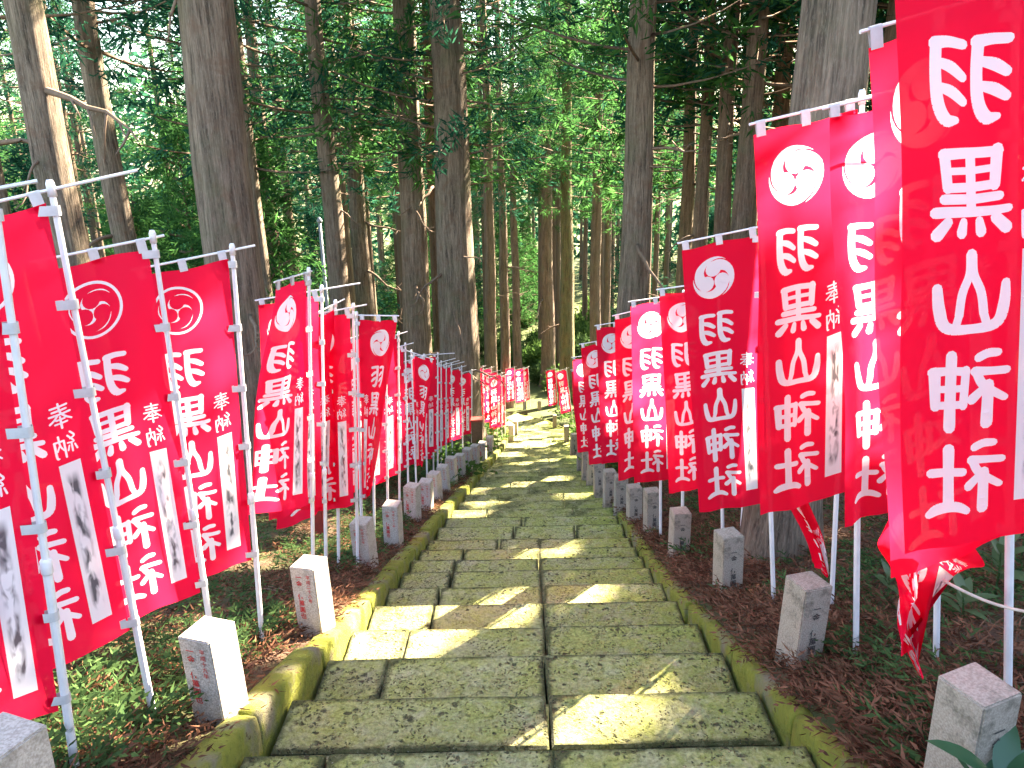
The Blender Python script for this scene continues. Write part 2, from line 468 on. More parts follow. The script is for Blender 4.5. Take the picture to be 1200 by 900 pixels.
def slab_mesh(name, corners, ztop, thick, near):
    """corners: 4 (x,y) in order near-left, near-right, far-right, far-left; worn and uneven top"""
    a, b, c, d = [np.array(p) for p in corners]
    L = np.linalg.norm(b - a); W = np.linalg.norm(d - a)
    nu, nv = (max(3, int(L / .07)), max(3, int(W / .07))) if near else (max(2, int(L / .35)), 2)
    r = .012 if near else .01
    us = np.concatenate([[0, r / L], np.linspace(r / L, 1 - r / L, nu + 1)[1:-1], [1 - r / L, 1]])
    vs_ = np.concatenate([[0, r / W], np.linspace(r / W, 1 - r / W, nv + 1)[1:-1], [1 - r / W, 1]])
    U, V = np.meshgrid(us, vs_)
    P = ((1 - U) * (1 - V))[..., None] * a + (U * (1 - V))[..., None] * b + (U * V)[..., None] * c + ((1 - U) * V)[..., None] * d
    edge = (U == 0) | (U == 1) | (V == 0) | (V == 1)
    Z = np.where(edge, ztop - r, ztop) + 0.0
    amp = .004 if near else .003
    jit = np.array([[mnoise.noise(Vector((P[i, j, 0] * 2.3, P[i, j, 1] * 2.3, ztop))) for j in range(P.shape[1])] for i in range(P.shape[0])])
    jit2 = np.array([[mnoise.noise(Vector((P[i, j, 0] * 11, P[i, j, 1] * 11, ztop + 5))) for j in range(P.shape[1])] for i in range(P.shape[0])])
    Z = Z + amp * (jit * 1.4 + jit2 * .8) - .004 * edge * (jit2 > .2)
    e2 = np.where(edge, jit2 * .0045, 0)
    cen = (a + b + c + d) / 4
    dirv = P - cen
    P = P - dirv / np.maximum(np.linalg.norm(dirv, axis=-1, keepdims=True), 1e-6) * np.abs(e2)[..., None]
    V3 = np.concatenate([P, Z[..., None]], -1).reshape(-1, 3)
    n_v, n_u = U.shape
    id_ = np.arange(n_u * n_v).reshape(n_v, n_u)
    fs = [tuple(q) for q in np.stack([id_[:-1, :-1], id_[:-1, 1:], id_[1:, 1:], id_[1:, :-1]], -1).reshape(-1, 4)]
    ring = list(id_[0, :]) + list(id_[1:, -1]) + list(id_[-1, -2::-1]) + list(id_[-2:0:-1, 0])
    base = len(V3)
    low = V3[ring].copy(); low[:, 2] = ztop - thick
    V3 = np.concatenate([V3, low])
    k = len(ring)
    for i in range(k):
        j = (i + 1) % k
        fs.append((ring[j], ring[i], base + i, base + j))
    fs.append(tuple(base + i for i in range(k)))
    m = bpy.data.meshes.new(name)
    m.from_pydata([tuple(v) for v in V3], [], fs)
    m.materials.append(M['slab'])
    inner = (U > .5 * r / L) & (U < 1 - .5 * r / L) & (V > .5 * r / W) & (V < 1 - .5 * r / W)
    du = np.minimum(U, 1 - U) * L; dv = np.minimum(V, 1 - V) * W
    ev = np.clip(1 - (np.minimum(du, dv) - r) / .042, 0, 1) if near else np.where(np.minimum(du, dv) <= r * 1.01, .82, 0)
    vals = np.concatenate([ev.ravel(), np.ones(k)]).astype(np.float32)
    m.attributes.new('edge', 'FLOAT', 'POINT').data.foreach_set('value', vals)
    m.update()
    return m

n_slab = 0
def add_slab(corners, ztop, near, thick=.27):
    global n_slab
    cx = sum(c[0] for c in corners) / 4; cy_ = sum(c[1] for c in corners) / 4
    loc = [(c[0] - cx, c[1] - cy_) for c in corners]
    tilt = (random.uniform(-.003, .003), random.uniform(-.002, .002), 0)
    m = slab_mesh('slab', loc, 0.0, thick, near)
    o = link('slab', m, stair)
    o.location = Vector((cx, cy_, ztop)) - stair.location
    o.rotation_euler = tilt
    n_slab += 1

def y_of_line(py, zoff=0.0):
    lo, hi = 0.3, 60
    for _ in range(60):
        mid = (lo + hi) / 2
        x = float(xc(mid)); q = proj((x, mid, float(zp(mid)) + zoff))
        if q[1] > py: lo = mid
        else: hi = mid
    return (lo + hi) / 2
lines = [878, 814, 767, 734, 706, 686, 667, 654, 642, 631, 616, 605, 596]
nose = [y_of_line(p) for p in lines]
step0 = nose[1] - nose[0]
ys_ = [nose[0] - 4 * .66, nose[0] - 3 * .66, nose[0] - 2 * .66, nose[0] - .66] + nose
while ys_[-1] < 29.5:
    ys_.append(ys_[-1] + random.uniform(.74, .98))
ys_[-1] = 29.6
narrow = {5: .16, 6: .14}           # treads that start with a row of narrow slabs
joints = {4: [.145, .55], 5: [.55], 6: [.155, .55], 7: [.16, .555], 8: [.2, .56], 9: [.19, .56], 10: [.2, .555], 11: [.19, .55], 12: [.2, .55], 13: [.35, .55], 14: [.41, .74], 15: [.45]}
GAP = .011
for i in range(1, len(ys_)):
    y0, y1 = ys_[i - 1], ys_[i]
    if y1 < .2: continue
    near = y1 < 10
    zt = float(zp(y1))
    y0 -= 0.10                        # tucks under the step above
    cuts = joints.get(i)
    if cuts is None:
        cuts = random.choice([[.3, .62], [.48], [.2, .56], [.4, .75], [.55], [.25, .7]])
        cuts = [c + random.uniform(-.05, .05) for c in cuts]
    rows = [(y0, y1, cuts)]
    if i in narrow:
        yn = y0 + .1 + narrow[i] + .10
        rows = [(y0, yn, [.48 if i == 5 else .42]), (yn + GAP, y1, cuts)]
    for (ya, yb, cs) in rows:
        es = [0.0] + list(cs) + [1.0]
        for e0, e1 in zip(es[:-1], es[1:]):
            def X(e, y): return float(xc(y)) - HALF + 2 * HALF * e
            g0 = GAP / 2 / (2 * HALF)
            a0 = e0 + (g0 if e0 > 0 else 0); a1 = e1 - (g0 if e1 < 1 else 0)
            sk = random.uniform(-.006, .006)
            dz = random.uniform(-.006, .004)
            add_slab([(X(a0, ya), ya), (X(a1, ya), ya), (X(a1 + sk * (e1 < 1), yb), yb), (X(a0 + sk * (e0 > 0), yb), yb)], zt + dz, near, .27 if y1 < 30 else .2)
# the turn at the foot of the flight: paving that follows the bend
def resample(pts, step):
    pts = np.array(pts); sl = np.concatenate([[0], np.cumsum(np.linalg.norm(np.diff(pts, axis=0), axis=1))])
    s = np.arange(0, sl[-1], step)
    return np.stack([np.interp(s, sl, pts[:, 0]), np.interp(s, sl, pts[:, 1])], 1)
def offset(pts, d):
    t = np.gradient(pts, axis=0); t /= np.linalg.norm(t, axis=1, keepdims=True)
    return pts + np.stack([t[:, 1], -t[:, 0]], 1) * d         # +d = to the right of travel
# smooth the bend
bp = resample(BEND, .25)
for _ in range(6):
    bp[1:-1] = (bp[:-2] + bp[1:-1] * 2 + bp[2:]) / 4
bp = resample(bp, .8)
bl, br = offset(bp, -HALF), offset(bp, HALF)
for i in range(len(bp) - 1):
    zt = float(zp(bp[i + 1, 1])) 
    cs = [0.0] + random.choice([[.5], [.33, .68], [.6]]) + [1.0]
    for e0, e1 in zip(cs[:-1], cs[1:]):
        def Q(e, j, inset): 
            p = bl[j] * (1 - e) + br[j] * e
            return (p[0], p[1])
        a = np.array(Q(e0 + .005, i, 0)); b = np.array(Q(e1 - .005, i, 0)); c = np.array(Q(e1 - .005, i + 1, 0)); d = np.array(Q(e0 + .005, i + 1, 0))
        a = a + (d - a) * .015; b = b + (c - b) * .015
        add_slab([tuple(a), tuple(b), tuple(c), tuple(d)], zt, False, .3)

# kerbs -----------------------------------------------------------------
def kerb_stone(pts, w, h_in, seedv, near, z_add):
    """pts (n,2) centreline; a rounded, lumpy, moss-covered beam laid down the slope"""
    n = len(pts)
    t = np.gradient(pts, axis=0); t /= np.linalg.norm(t, axis=1, keepdims=True)
    nrm = np.stack([t[:, 1], -t[:, 0]], 1)
    prof = [(-.5, -1), (-.5, -.25), (-.49, -.09), (-.44, -.01), (-.15, .02), (.15, .02), (.44, -.01), (.49, -.09), (.5, -.25), (.5, -1)]
    V = []
    for i in range(n):
        z = float(zp(pts[i, 1])) + z_add
        end = min(i, n - 1 - i)
        tap = .97 if end == 0 else 1.0
        for (u, v) in prof:
            p = pts[i] + nrm[i] * u * w * tap
            jx = mnoise.noise(Vector((p[0] * 2 + seedv, p[1] * 2, v * 2))) * .008 + mnoise.noise(Vector((p[0] * 19 + seedv, p[1] * 19, v * 9))) * .006
            zz = z + (v * h_in if v < 0 else v * .3) * 1.0 - (.008 if end == 0 else 0) + jx * 1.2
            V.append((p[0] + nrm[i, 0] * jx, p[1] + nrm[i, 1] * jx, zz))
    k = len(prof)
    Fs = [(i * k + j, (i + 1) * k + j, (i + 1) * k + j + 1, i * k + j + 1) for i in range(n - 1) for j in range(k - 1)]
    Fs += [tuple(range(k)), tuple(reversed(range((n - 1) * k, n * k)))]
    V = np.array(V); c = V.mean(0)
    m = bpy.data.meshes.new('kerb_stone')
    m.from_pydata([tuple(v) for v in (V - c)], [], Fs)
    m.materials.append(M['kerb'])
    m.polygons.foreach_set('use_smooth', [True] * len(m.polygons))
    m.update()
    return m, c
def build_kerb(nm, label, pts, w, z_add, lens):
    root = empty(nm, (float(pts[0, 0]), float(pts[0, 1]), float(zp(pts[0, 1]))))
    tag(root, label, 'kerb', kind='structure')
    sl = np.concatenate([[0], np.cumsum(np.linalg.norm(np.diff(pts, axis=0), axis=1))])
    s = 0.0; k = 0
    while s < sl[-1] - .5:
        L = min(lens(), sl[-1] - s)
        near = s < 11
        ss = np.linspace(s + .012, s + L - .012, 22 if near else 6)
        pp = np.stack([np.interp(ss, sl, pts[:, 0]), np.interp(ss, sl, pts[:, 1])], 1)
        jog = random.uniform(-.01, .01)
        pp[:, 0] += jog
        m, c = kerb_stone(pp, w * random.uniform(.92, 1.08), .42, k * 3.3, near, z_add + random.uniform(-.02, .02))
        o = link('kerb_stone', m, root)
        o.location = Vector(c) - root.location
        s += L; k += 1
yy = np.arange(.3, 29.5, .25)
lp = np.stack([xc(yy) - HALF - .095, yy], 1); rp = np.stack([xc(yy) + HALF + .065, yy], 1)
lp = np.concatenate([lp, offset(bp, -HALF - .095)[1:]]); rp = np.concatenate([rp, offset(bp, HALF + .065)[1:]])
build_kerb('left_kerb', 'thick moss-covered kerb of long stones left of the stair', lp, .15, .085, lambda: random.uniform(1.0, 1.5))
build_kerb('right_kerb', 'narrow green mossy kerb right of the stair', rp, .11, .05, lambda: random.uniform(.9, 1.6))

ORD = ['first', 'second', 'third', 'fourth', 'fifth', 'sixth', 'seventh', 'eighth', 'ninth', 'tenth', 'eleventh', 'twelfth', 'thirteenth', 'fourteenth',
       'fifteenth', 'sixteenth', 'seventeenth', 'eighteenth', 'nineteenth', 'twentieth']
TENS = {2: 'twenty', 3: 'thirty', 4: 'forty', 5: 'fifty', 6: 'sixty', 7: 'seventy', 8: 'eighty', 9: 'ninety'}
def ordinal(n):
    if n <= 20: return ORD[n - 1]
    t, u = divmod(n, 10)
    if u == 0: return TENS[t][:-1] + 'ieth'
    return TENS[t] + '-' + ORD[u - 1]

# ------------------------------------------------------------------ granite posts
def text_mesh(name, body, size, mat, bold=0.0, line=1.05):
    cu = bpy.data.curves.new(name, 'FONT')
    cu.body = body
    cu.size = size
    cu.space_line = line
    cu.align_x = 'CENTER'
    cu.align_y = 'TOP_BASELINE'
    cu.offset = bold
    cu.resolution_u = 2
    o = bpy.data.objects.new(name, cu)
    col.objects.link(o)
    bpy.context.view_layer.update()
    me = bpy.data.meshes.new_from_object(o.evaluated_get(bpy.context.evaluated_depsgraph_get()))
    bpy.data.objects.remove(o)
    me.name = name
    me.materials.clear(); me.materials.append(mat)
    return me
T_MAIN = text_mesh('inscription', '一\n金\n\n伍\n萬\n圓\n也', .044, M['red_paint'], .0008, 1.05)
T_DATE = text_mesh('inscription', '平\n成\n二\n十\n八\n年', .03, M['red_paint'], .0004, 1.1)
T_DATE2 = text_mesh('inscription', '平\n成\n十\n九\n年', .03, M['red_paint'], .0004, 1.1)
T_OLD = text_mesh('inscription', '一\n金\n\n伍\n萬\n圓', .05, M['dark_ins'], .001, 1.0)

def post_mesh(w, h, seedv, mat):
    bm = bmesh.new()
    bmesh.ops.create_cube(bm, size=1)
    for v in bm.verts:
        v.co.x *= w; v.co.y *= w; v.co.z = (v.co.z + .5) * (h + .25) - .25
    bmesh.ops.bevel(bm, geom=list(bm.edges), offset=.006, segments=2, affect='EDGES')
    for v in bm.verts:
        n_ = mnoise.noise(v.co * 9 + Vector((seedv, 0, 0)))
        v.co += v.co.normalized() * n_ * .002
    m = bpy.data.meshes.new('granite_block')
    bm.to_mesh(m); bm.free()
    m.materials.append(mat)
    return m
PM = [post_mesh(.175, .52, k * 7.0, M['granite']) for k in range(3)]
PMO = [post_mesh(.17, .52, k * 9.0 + 3, M['granite_old']) for k in range(3)]
def stone_post(px, py, side, k, label, rz, hs=1.0, dark=False, base=None):
    p = on_ground(px, py) if base is None else base
    root = empty('stone_post', p, rz)
    tag(root, label, 'stone post', 'granite donor posts along the %s kerb' % side)
    root.rotation_euler = (random.uniform(-.03, .03), random.uniform(-.035, .035), rz)
    root.scale = (1, 1, hs)
    mm = (PMO if dark else PM)[k % 3]
    link('block', mm, root)
    w2 = (.17 if dark else .175) / 2
    if p.y < 22:
        tops = [(T_MAIN, -.028, .44), ((T_DATE if k % 2 == 0 else T_DATE2), .04, .45)] if not dark else [(T_OLD, 0.0, .38)]
        for me, dx, z0 in tops:
            t = link('inscription', me, root)
            t['kind'] = 'stuff'
            t.location = (dx, -w2 - .0035, z0)
            t.rotation_euler = (R(90), 0, 0)
    return root
left_posts = [(36, 1040), (262, 842), (373, 742), (430, 664), (462, 641), (484, 612), (500, 599), (511, 588), (521, 577), (530, 568), (540, 560),
              (548, 553), (557, 547), (566, 540), (574, 533), (600, 513), (604, 508)]
for k, (px, py) in enumerate(left_posts):
    lab = 'pale granite post with red carved writing, %s from the camera beside the left kerb' % ordinal(k + 1)
    if k == 0: lab = 'sunlit granite post cut off at the bottom left corner'
    stone_post(px, py, 'left', k, lab, R(-14) + random.uniform(-.1, .1) - (R(6) if k < 3 else 0), random.uniform(.92, 1.04) if k else 1.0)
right_posts = [(1122, 945), (934, 778), (852, 697), (795, 652), (764, 625), (743, 611), (727, 597), (714, 587), (702, 575), (693, 565), (687, 556), (681, 548),
               (672, 530), (664, 516), (650, 500), (632, 481), (615, 480), (600, 478)]
for k, (px, py) in enumerate(right_posts):
    lab = 'weathered granite post, %s from the camera beside the right kerb' % ordinal(k + 1)
    if k == 0: lab = 'grey granite post with dark front behind the glossy leaves at bottom right'
    stone_post(px, py, 'right', k, lab, R([22, 15, 12, 10, 8, 6][min(k, 5)]) + random.uniform(-.08, .08), random.uniform(.95, 1.08), dark=True)

# ------------------------------------------------------------------ banners
FW, FH = .46, 1.80
def cr(pts, n):
    """Catmull-Rom through (x,y,w)"""
    if len(pts) < 3 or n <= 1:
        return [np.array(p, float) for p in pts]
    P = [np.array(p, float) for p in pts]
    P = [2 * P[0] - P[1]] + P + [2 * P[-1] - P[-2]]
    out = []
    for i in range(1, len(P) - 2):
        for k in range(n):
            t = k / n
            out.append(.5 * ((2 * P[i]) + (-P[i - 1] + P[i + 1]) * t + (2 * P[i - 1] - 5 * P[i] + 4 * P[i + 1] - P[i + 2]) * t * t + (-P[i - 1] + 3 * P[i] - 3 * P[i + 1] + P[i + 2]) * t ** 3))
    out.append(P[-2])
    return out
def half_ha(o):
    return [[(o + 5, 15, 9), (o + 24, 12, 10), (o + 41, 13, 12)], [(o + 39, 13, 12), (o + 41, 45, 12), (o + 39, 74, 13), (o + 30, 91, 13), (o + 16, 92, 7)],
            [(o + 34, 33, 9), (o + 20, 38, 11), (o + 6, 48, 9)], [(o + 34, 58, 9), (o + 20, 63, 11), (o + 6, 73, 9)]]
SHI = [[(14, 7, 9), (26, 6, 10), (38, 10, 10)], [(3, 31, 9), (22, 29, 9), (42, 27, 11)], [(41, 27, 10), (30, 46, 10), (4, 66, 8)],
       [(24, 46, 12), (24, 70, 12), (24, 97, 13)], [(29, 50, 9), (45, 63, 12)]]
GLYPH = {
    'ha': half_ha(0) + half_ha(52),
    'kuro': [[(16, 9, 12), (19, 47, 11)], [(14, 11, 10), (50, 9, 10), (87, 10, 11)], [(85, 10, 12), (82, 46, 11)], [(16, 28, 7), (84, 28, 7)], [(18, 46, 9), (82, 46, 9)],
             [(50, 10, 11), (50, 72, 11)], [(13, 60, 9), (87, 58, 10)], [(2, 76, 8), (50, 73, 10), (98, 72, 11)],
             [(18, 83, 11), (5, 97, 12)], [(39, 84, 9), (37, 96, 12)], [(61, 84, 9), (64, 96, 12)], [(82, 83, 10), (96, 97, 13)]],
    'yama': [[(50, 4, 13), (47, 26, 10), (37, 48, 10), (33, 74, 10)], [(50, 4, 13), (53, 26, 10), (63, 48, 10), (67, 74, 10)],
             [(6, 42, 9), (8, 66, 12), (17, 88, 12), (50, 91, 10), (83, 88, 12), (92, 66, 12), (95, 40, 10)], [(33, 74, 9), (28, 90, 9)], [(67, 74, 9), (72, 90, 9)]],
    'shin': SHI + [[(55, 24, 10), (57, 70, 10)], [(54, 26, 10), (75, 24, 9), (97, 25, 11)], [(95, 25, 12), (93, 70, 10)], [(56, 47, 8), (94, 47, 8)], [(57, 68, 9), (93, 68, 9)],
                   [(75, 5, 12), (75, 50, 12), (75, 98, 13)]],
    'sha': SHI + [[(54, 42, 10), (76, 40, 10), (97, 41, 11)], [(75, 9, 13), (75, 50, 12), (75, 86, 13)], [(47, 97, 9), (60, 90, 12), (75, 88, 13), (90, 91, 13), (101, 98, 9)]],
    'hou': [[(15, 14, 9), (85, 14, 9)], [(20, 29, 9), (80, 29, 9)], [(6, 44, 9), (94, 44, 9)], [(50, 2, 9), (47, 34, 9), (30, 56, 9), (4, 74, 7)],
            [(58, 45, 8), (75, 60, 9), (96, 72, 9)], [(32, 64, 8), (68, 64, 8)], [(24, 79, 8), (76, 79, 8)], [(50, 54, 9), (50, 98, 10)]],
    'nou': [[(24, 3, 8), (9, 23, 8), (28, 31, 7)], [(37, 15, 8), (14, 46, 7), (41, 44, 7)], [(25, 46, 8), (25, 82, 8)], [(12, 58, 7), (5, 78, 8)], [(36, 57, 7), (43, 74, 8)],
            [(55, 29, 9), (55, 97, 9)], [(55, 29, 9), (96, 29, 9)], [(95, 29, 10), (94, 90, 10), (86, 96, 7)], [(75, 8, 9), (73, 44, 8), (60, 68, 7)], [(76, 46, 7), (88, 66, 8)]],
}
def banner_template(ring, nseg, ndisc, grid):
    """flat layout as seen from the path: (u to the right, v down), print mirrored because the backs are seen. Returns verts, tris, material index"""
    verts, faces, kinds = [], [], []
    def poly(ps, k):
        if sum(ps[i - 1][0] * ps[i][1] - ps[i][0] * ps[i - 1][1] for i in range(len(ps))) < 0: ps = list(ps)[::-1]
        b = len(verts)
        verts.extend(Vector((float(p[0]), float(p[1]))) for p in ps)
        faces.append(list(range(b, b + len(ps)))); kinds.append(k)
    def circle(cx, cy, r, n, k, ph=0):
        poly([(cx + r * math.cos(ph + t * 2 * math.pi / n), cy + r * math.sin(ph + t * 2 * math.pi / n)) for t in range(n)], k)
    def stroke(pts, k, box):
        x0, y0, sx, sy = box
        sp = cr(pts, nseg)
        q = []
        for p in sp:
            q.append((x0 + (1 - p[0] / 100) * sx, y0 + p[1] / 100 * sy, p[2] / 100 * sx * (.6 if sx > .15 else .52)))
        for i, (x, y, r) in enumerate(q):
            circle(x, y, r, ndisc if i in (0, len(q) - 1) else max(6, ndisc - 2), k, .13 * i + .2)
        for (xa, ya, ra), (xb, yb, rb) in zip(q[:-1], q[1:]):
            dx, dy = xb - xa, yb - ya
            l = math.hypot(dx, dy)
            if l < 1e-6: continue
            nx_, ny_ = -dy / l, dx / l
            poly([(xa + nx_ * ra, ya + ny_ * ra), (xb + nx_ * rb, yb + ny_ * rb), (xb - nx_ * rb, yb - ny_ * rb), (xa - nx_ * ra, ya - ny_ * ra)], k)
    poly([(0, 0), (FW, 0), (FW, FH), (0, FH)], 'r')
    # crest
    cx, cy_, Rm = .185, .212, .128
    def comma(th, Rr, k, sc=1.0):
        n = 14 if nseg > 2 else 8
        outer, inner = [], []
        for i in range(n + 1):
            t = i / n
            a = th + t * R(158)
            ro = Rr * (.80 + .20 * min(1, t / .42) ** .8)
            w = Rr * (.76 * (1 - t) ** 1.15 + .012)
            outer.append((cx + ro * math.cos(a), cy_ + ro * math.sin(a)))
            inner.append((cx + (ro - w) * math.cos(a), cy_ + (ro - w) * math.sin(a)))
        for i in range(n):
            poly([outer[i], outer[i + 1], inner[i + 1], inner[i]], k)
        circle(cx + Rr * .44 * math.cos(th), cy_ + Rr * .44 * math.sin(th), Rr * .375, 16 if nseg > 2 else 9, k, th)
    nc = 40 if nseg > 2 else 20
    if ring:
        for i in range(nc):
            a0, a1 = i * 2 * math.pi / nc, (i + 1) * 2 * math.pi / nc
            poly([(cx + r_ * math.cos(a), cy_ + r_ * math.sin(a)) for r_, a in ((Rm, a0), (Rm, a1), (Rm * .9, a1), (Rm * .9, a0))], 'w')
        circle(cx, cy_, Rm * .76, nc, 'd')
        for q in range(3): comma(q * R(120) + R(30), Rm * .775, 'c')
    else:
        for q in range(3): comma(q * R(120) + R(30), Rm, 'w')
    for k, (gname, v0) in enumerate((('ha', .415), ('kuro', .68), ('yama', .945), ('shin', 1.21), ('sha', 1.475))):
        for s in GLYPH[gname]: stroke(s, 'w', (.078, v0, .215, .225))
    for gname, v0 in (('hou', .72), ('nou', .84)):
        for s in GLYPH[gname]: stroke(s, 'w', (.322, v0, .085, .10))
    poly([(.325, .965), (.405, .965), (.405, 1.685), (.325, 1.685)], 's')
    gu, gv = grid
    for i in range(gu + 1):
        for j in range(gv + 1):
            verts.append(Vector((FW * i / gu, FH * j / gv)))
    edges = [(f[i], f[(i + 1) % len(f)]) for f in faces for i in range(len(f))]
    ov, oe, of, _, _, _ = delaunay_2d_cdt(verts, edges, [], 0, 1e-5, False)
    fo = np.array([list(f) for f in of if len(f) == 3])
    pv = np.array([(v[0], v[1]) for v in ov])
    cen = pv[fo].mean(1)
    has = {k: np.zeros(len(fo), bool) for k in 'rwdcs'}
    for f, k in zip(faces, kinds):          # which printed shapes cover each triangle
        ps = np.array([(verts[i][0], verts[i][1]) for i in f])
        lo_, hi_ = ps.min(0), ps.max(0)
        c_ = np.nonzero((cen[:, 0] >= lo_[0]) & (cen[:, 0] <= hi_[0]) & (cen[:, 1] >= lo_[1]) & (cen[:, 1] <= hi_[1]))[0]
        if not len(c_): continue
        e = np.roll(ps, -1, 0) - ps
        rel = cen[c_][:, None, :] - ps[None]
        ins = np.all(e[None, :, 0] * rel[..., 1] - e[None, :, 1] * rel[..., 0] >= -1e-9, axis=1)
        has[k][c_[ins]] = True
    mi = np.where(has['s'], 2, np.where(has['w'] | (has['d'] & ~has['c']), 1, 0))
    return pv, fo, mi
TPL = {('ring', 0): banner_template(True, 4, 8, (12, 36)), ('disc', 0): banner_template(False, 4, 8, (12, 36)),
       ('disc', 1): banner_template(False, 2, 6, (8, 20))}

def cyl_mesh(r0, r1, n=10):
    mb = MB(); mb.tube([(0, 0, 0), (0, 0, 1)], [r0, r1], n)
    m = mb.mesh('pole', M['pole'], False)
    return m
m_low, m_up, m_bar = cyl_mesh(.0155, .0155), cyl_mesh(.0125, .0115), cyl_mesh(.006, .006, 6)
mb = MB(); mb.tube([(0, 0, -.03), (0, 0, -.026), (0, 0, .02), (0, 0, .03)], [.018, .0195, .0195, .014], 10); m_collar = mb.mesh('collar', M['pole'], True)
mb = MB(); mb.tube([(0, 0, -.03), (0, 0, .015), (0, 0, .03)], [.0155, .0155, .010], 10); m_cap = mb.mesh('cap', M['pole'], True)
# a tape loop that wraps the pole and is sewn to the cloth edge
def loop_mesh(rad, reach, wdt):
    m_ = MB(); n = 10; pts = []
    for i in range(n + 1):
        a = math.pi * .5 - math.pi * i / n
        pts.append((rad * math.cos(a), rad * math.sin(a)))
    path = [(-reach, .003)] + pts + [(-reach, -.003)]
    vs, fs = [], []
    for (x, y) in path:
        vs += [(x, y, -wdt / 2), (x, y, wdt / 2)]
    for i in range(len(path) - 1): fs.append((2 * i, 2 * i + 1, 2 * i + 3, 2 * i + 2))
    m_.add(vs, fs)
    return m_.mesh('loop', M['tab'], True)
m_loop = loop_mesh(.0185, .058, .036)
m_tab = loop_mesh(.008, .058, .04)

def align(o, p0, p1):
    d = Vector(p1) - Vector(p0)
    o.location = p0
    o.rotation_mode = 'QUATERNION'
    o.rotation_quaternion = d.to_track_quat('Z', 'Y')
    o.scale = (1, 1, d.length)

def banner(top, pole_foot, yaw, label, group, ring=False, lod=0, droop=.16, fold=.02, sway=(0, 0), k=0, bar_out=.12, flip=False, wid=1.0, sc=1.0, sag=0.0, blow=(0, 0, 0)):
    """top: where the cloth meets the pole top; pole_foot on the ground; yaw: direction the arm points (0 = -X, i.e. to the viewer's left)"""
    top = Vector(top); foot = Vector(pole_foot)
    axis_ = (top - foot).normalized()
    root = empty('banner', foot)
    tag(root, label, 'banner', group)
    O = foot
    def part(name, data): 
        o = link(name, data, root); return o
    L = (top - foot).length
    tip = top + axis_ * .05
    mid = foot + axis_ * min(1.05, L * .42)
    align(part('pole', m_low), -axis_ * .3, mid - O)
    pu = part('pole_upper', m_up); align(pu, mid - O, tip - O)
    c1 = part('collar', m_collar); align(c1, mid - O, mid + axis_ - O); c1.scale = (1, 1, 1)
    c2 = part('cap', m_cap); align(c2, tip - O, tip + axis_ - O); c2.scale = (1, 1, 1)
    a = Vector((-math.cos(yaw), -math.sin(yaw), 0))
    arm = (a - Vector((0, 0, 1)) * droop).normalized()
    bar0 = top + axis_ * .045
    b = part('crossbar', m_bar); align(b, bar0 - arm * bar_out - O, bar0 + arm * (FW * wid + .05) - O)
    down = -axis_
    nrm = a.cross(Vector((0, 0, 1))).normalized()
    nrm = nrm if nrm.y < 0 else -nrm
    vt, ft, mi = TPL[('ring' if ring else 'disc', 0 if (lod == 0 or ring) else 1)]
    u, v = vt[:, 0], vt[:, 1]
    w = (FW - u) * wid + .026                # distance from the pole
    s = np.clip(v / FH, 0, 1)
    wf = np.clip((FW - u) / FW, 0, 1)
    ph = k * 2.39
    edge = .25 + .75 * wf
    off = fold * (.25 + s) * (np.sin(wf * 8.2 + ph + 1.3 * s) * .8 + .5 * np.sin(wf * 15 + ph * 1.7 + 2.2 * s)) * edge
    off += fold * .8 * np.sin(5 * s + ph) * wf * s ** .7
    off += .012 * np.sin(9 * s + ph + 4 * wf) * (1 - .3 * s)
    off += sway[1] * (s ** 1.5) * wf
    lat = sway[0] * (s ** 1.4) * wf - sag * np.sin(math.pi * s) * wf
    gath = 1 - .05 * fold / .02 * s * .4
    vv = v * sc - .006 * np.sin(wf * 9 + ph)
    A, Dn, Nn, AR = (np.array(x) for x in (a, down, nrm, arm))
    P = np.array(top - O) + AR * (w * gath + lat * 0)[:, None] + A * lat[:, None] + Dn * vv[:, None] + Nn * off[:, None] + np.array(blow) * ((s ** 1.2) * wf)[:, None]
    me = mesh_np('cloth', P, ft if not flip else ft[:, ::-1], 3, [M['red'], M['white'], M['strip']], mi, True, vt)
    cl = part('cloth', me)
    # tape loops down the pole side and along the crossbar
    Mr = Matrix((-a, nrm * -1, axis_)).transposed().to_4x4()
    nl = 6
    for j in range(nl):
        vj = .03 + (FH - .07) * j / (nl - 1)
        o = part('loop', m_loop)
        o.matrix_local = Matrix.Translation(top + down * vj * sc - O) @ Mr
    for j in range(3):
        t = part('loop', m_tab)
        wj = FW * wid * (.06 + .44 * j) + .03
        up = arm.cross(nrm).normalized(); up = up if up.z > 0 else -up
        # tab hangs below the bar
        X = up; Zv = arm; Yv = Zv.cross(X)
        Mt = Matrix((X, Yv, Zv)).transposed().to_4x4()
        t.matrix_local = Matrix.Translation(bar0 + arm * wj - O) @ Mt
    return root

def solve_d(tx, ty, by, ln=FH):
    """distance at which a 1.8 m drop below (tx,ty) reaches image row by"""
    lo, hi = .8, 90
    for _ in range(60):
        m_ = (lo + hi) / 2
        p = at(tx, ty, m_)
        q = proj(p - Vector((0, 0, ln)))
        if q[1] - by > 0: lo = m_
        else: hi = m_
    return (lo + hi) / 2
def place(tx, ty, bx, by):
    """pole line from the cloth's top and bottom corners in the picture, foot on the ground"""
    d = solve_d(tx, ty, by)
    p = at(tx, ty, d)
    # bottom corner: same Y plane
    r_ = at(bx, by, 1.0)
    t = p.y / r_.y
    q = r_ * t
    dirv = (q - p).normalized()
    # walk down to the ground
    s = 0
    f = q.copy()
    while f.z > ground(f.x, f.y) and s < 3:
        f += dirv * .01; s += .01
    return p, f, d
LG, RG = 'red shrine banners in the left row', 'red shrine banners in the right row'
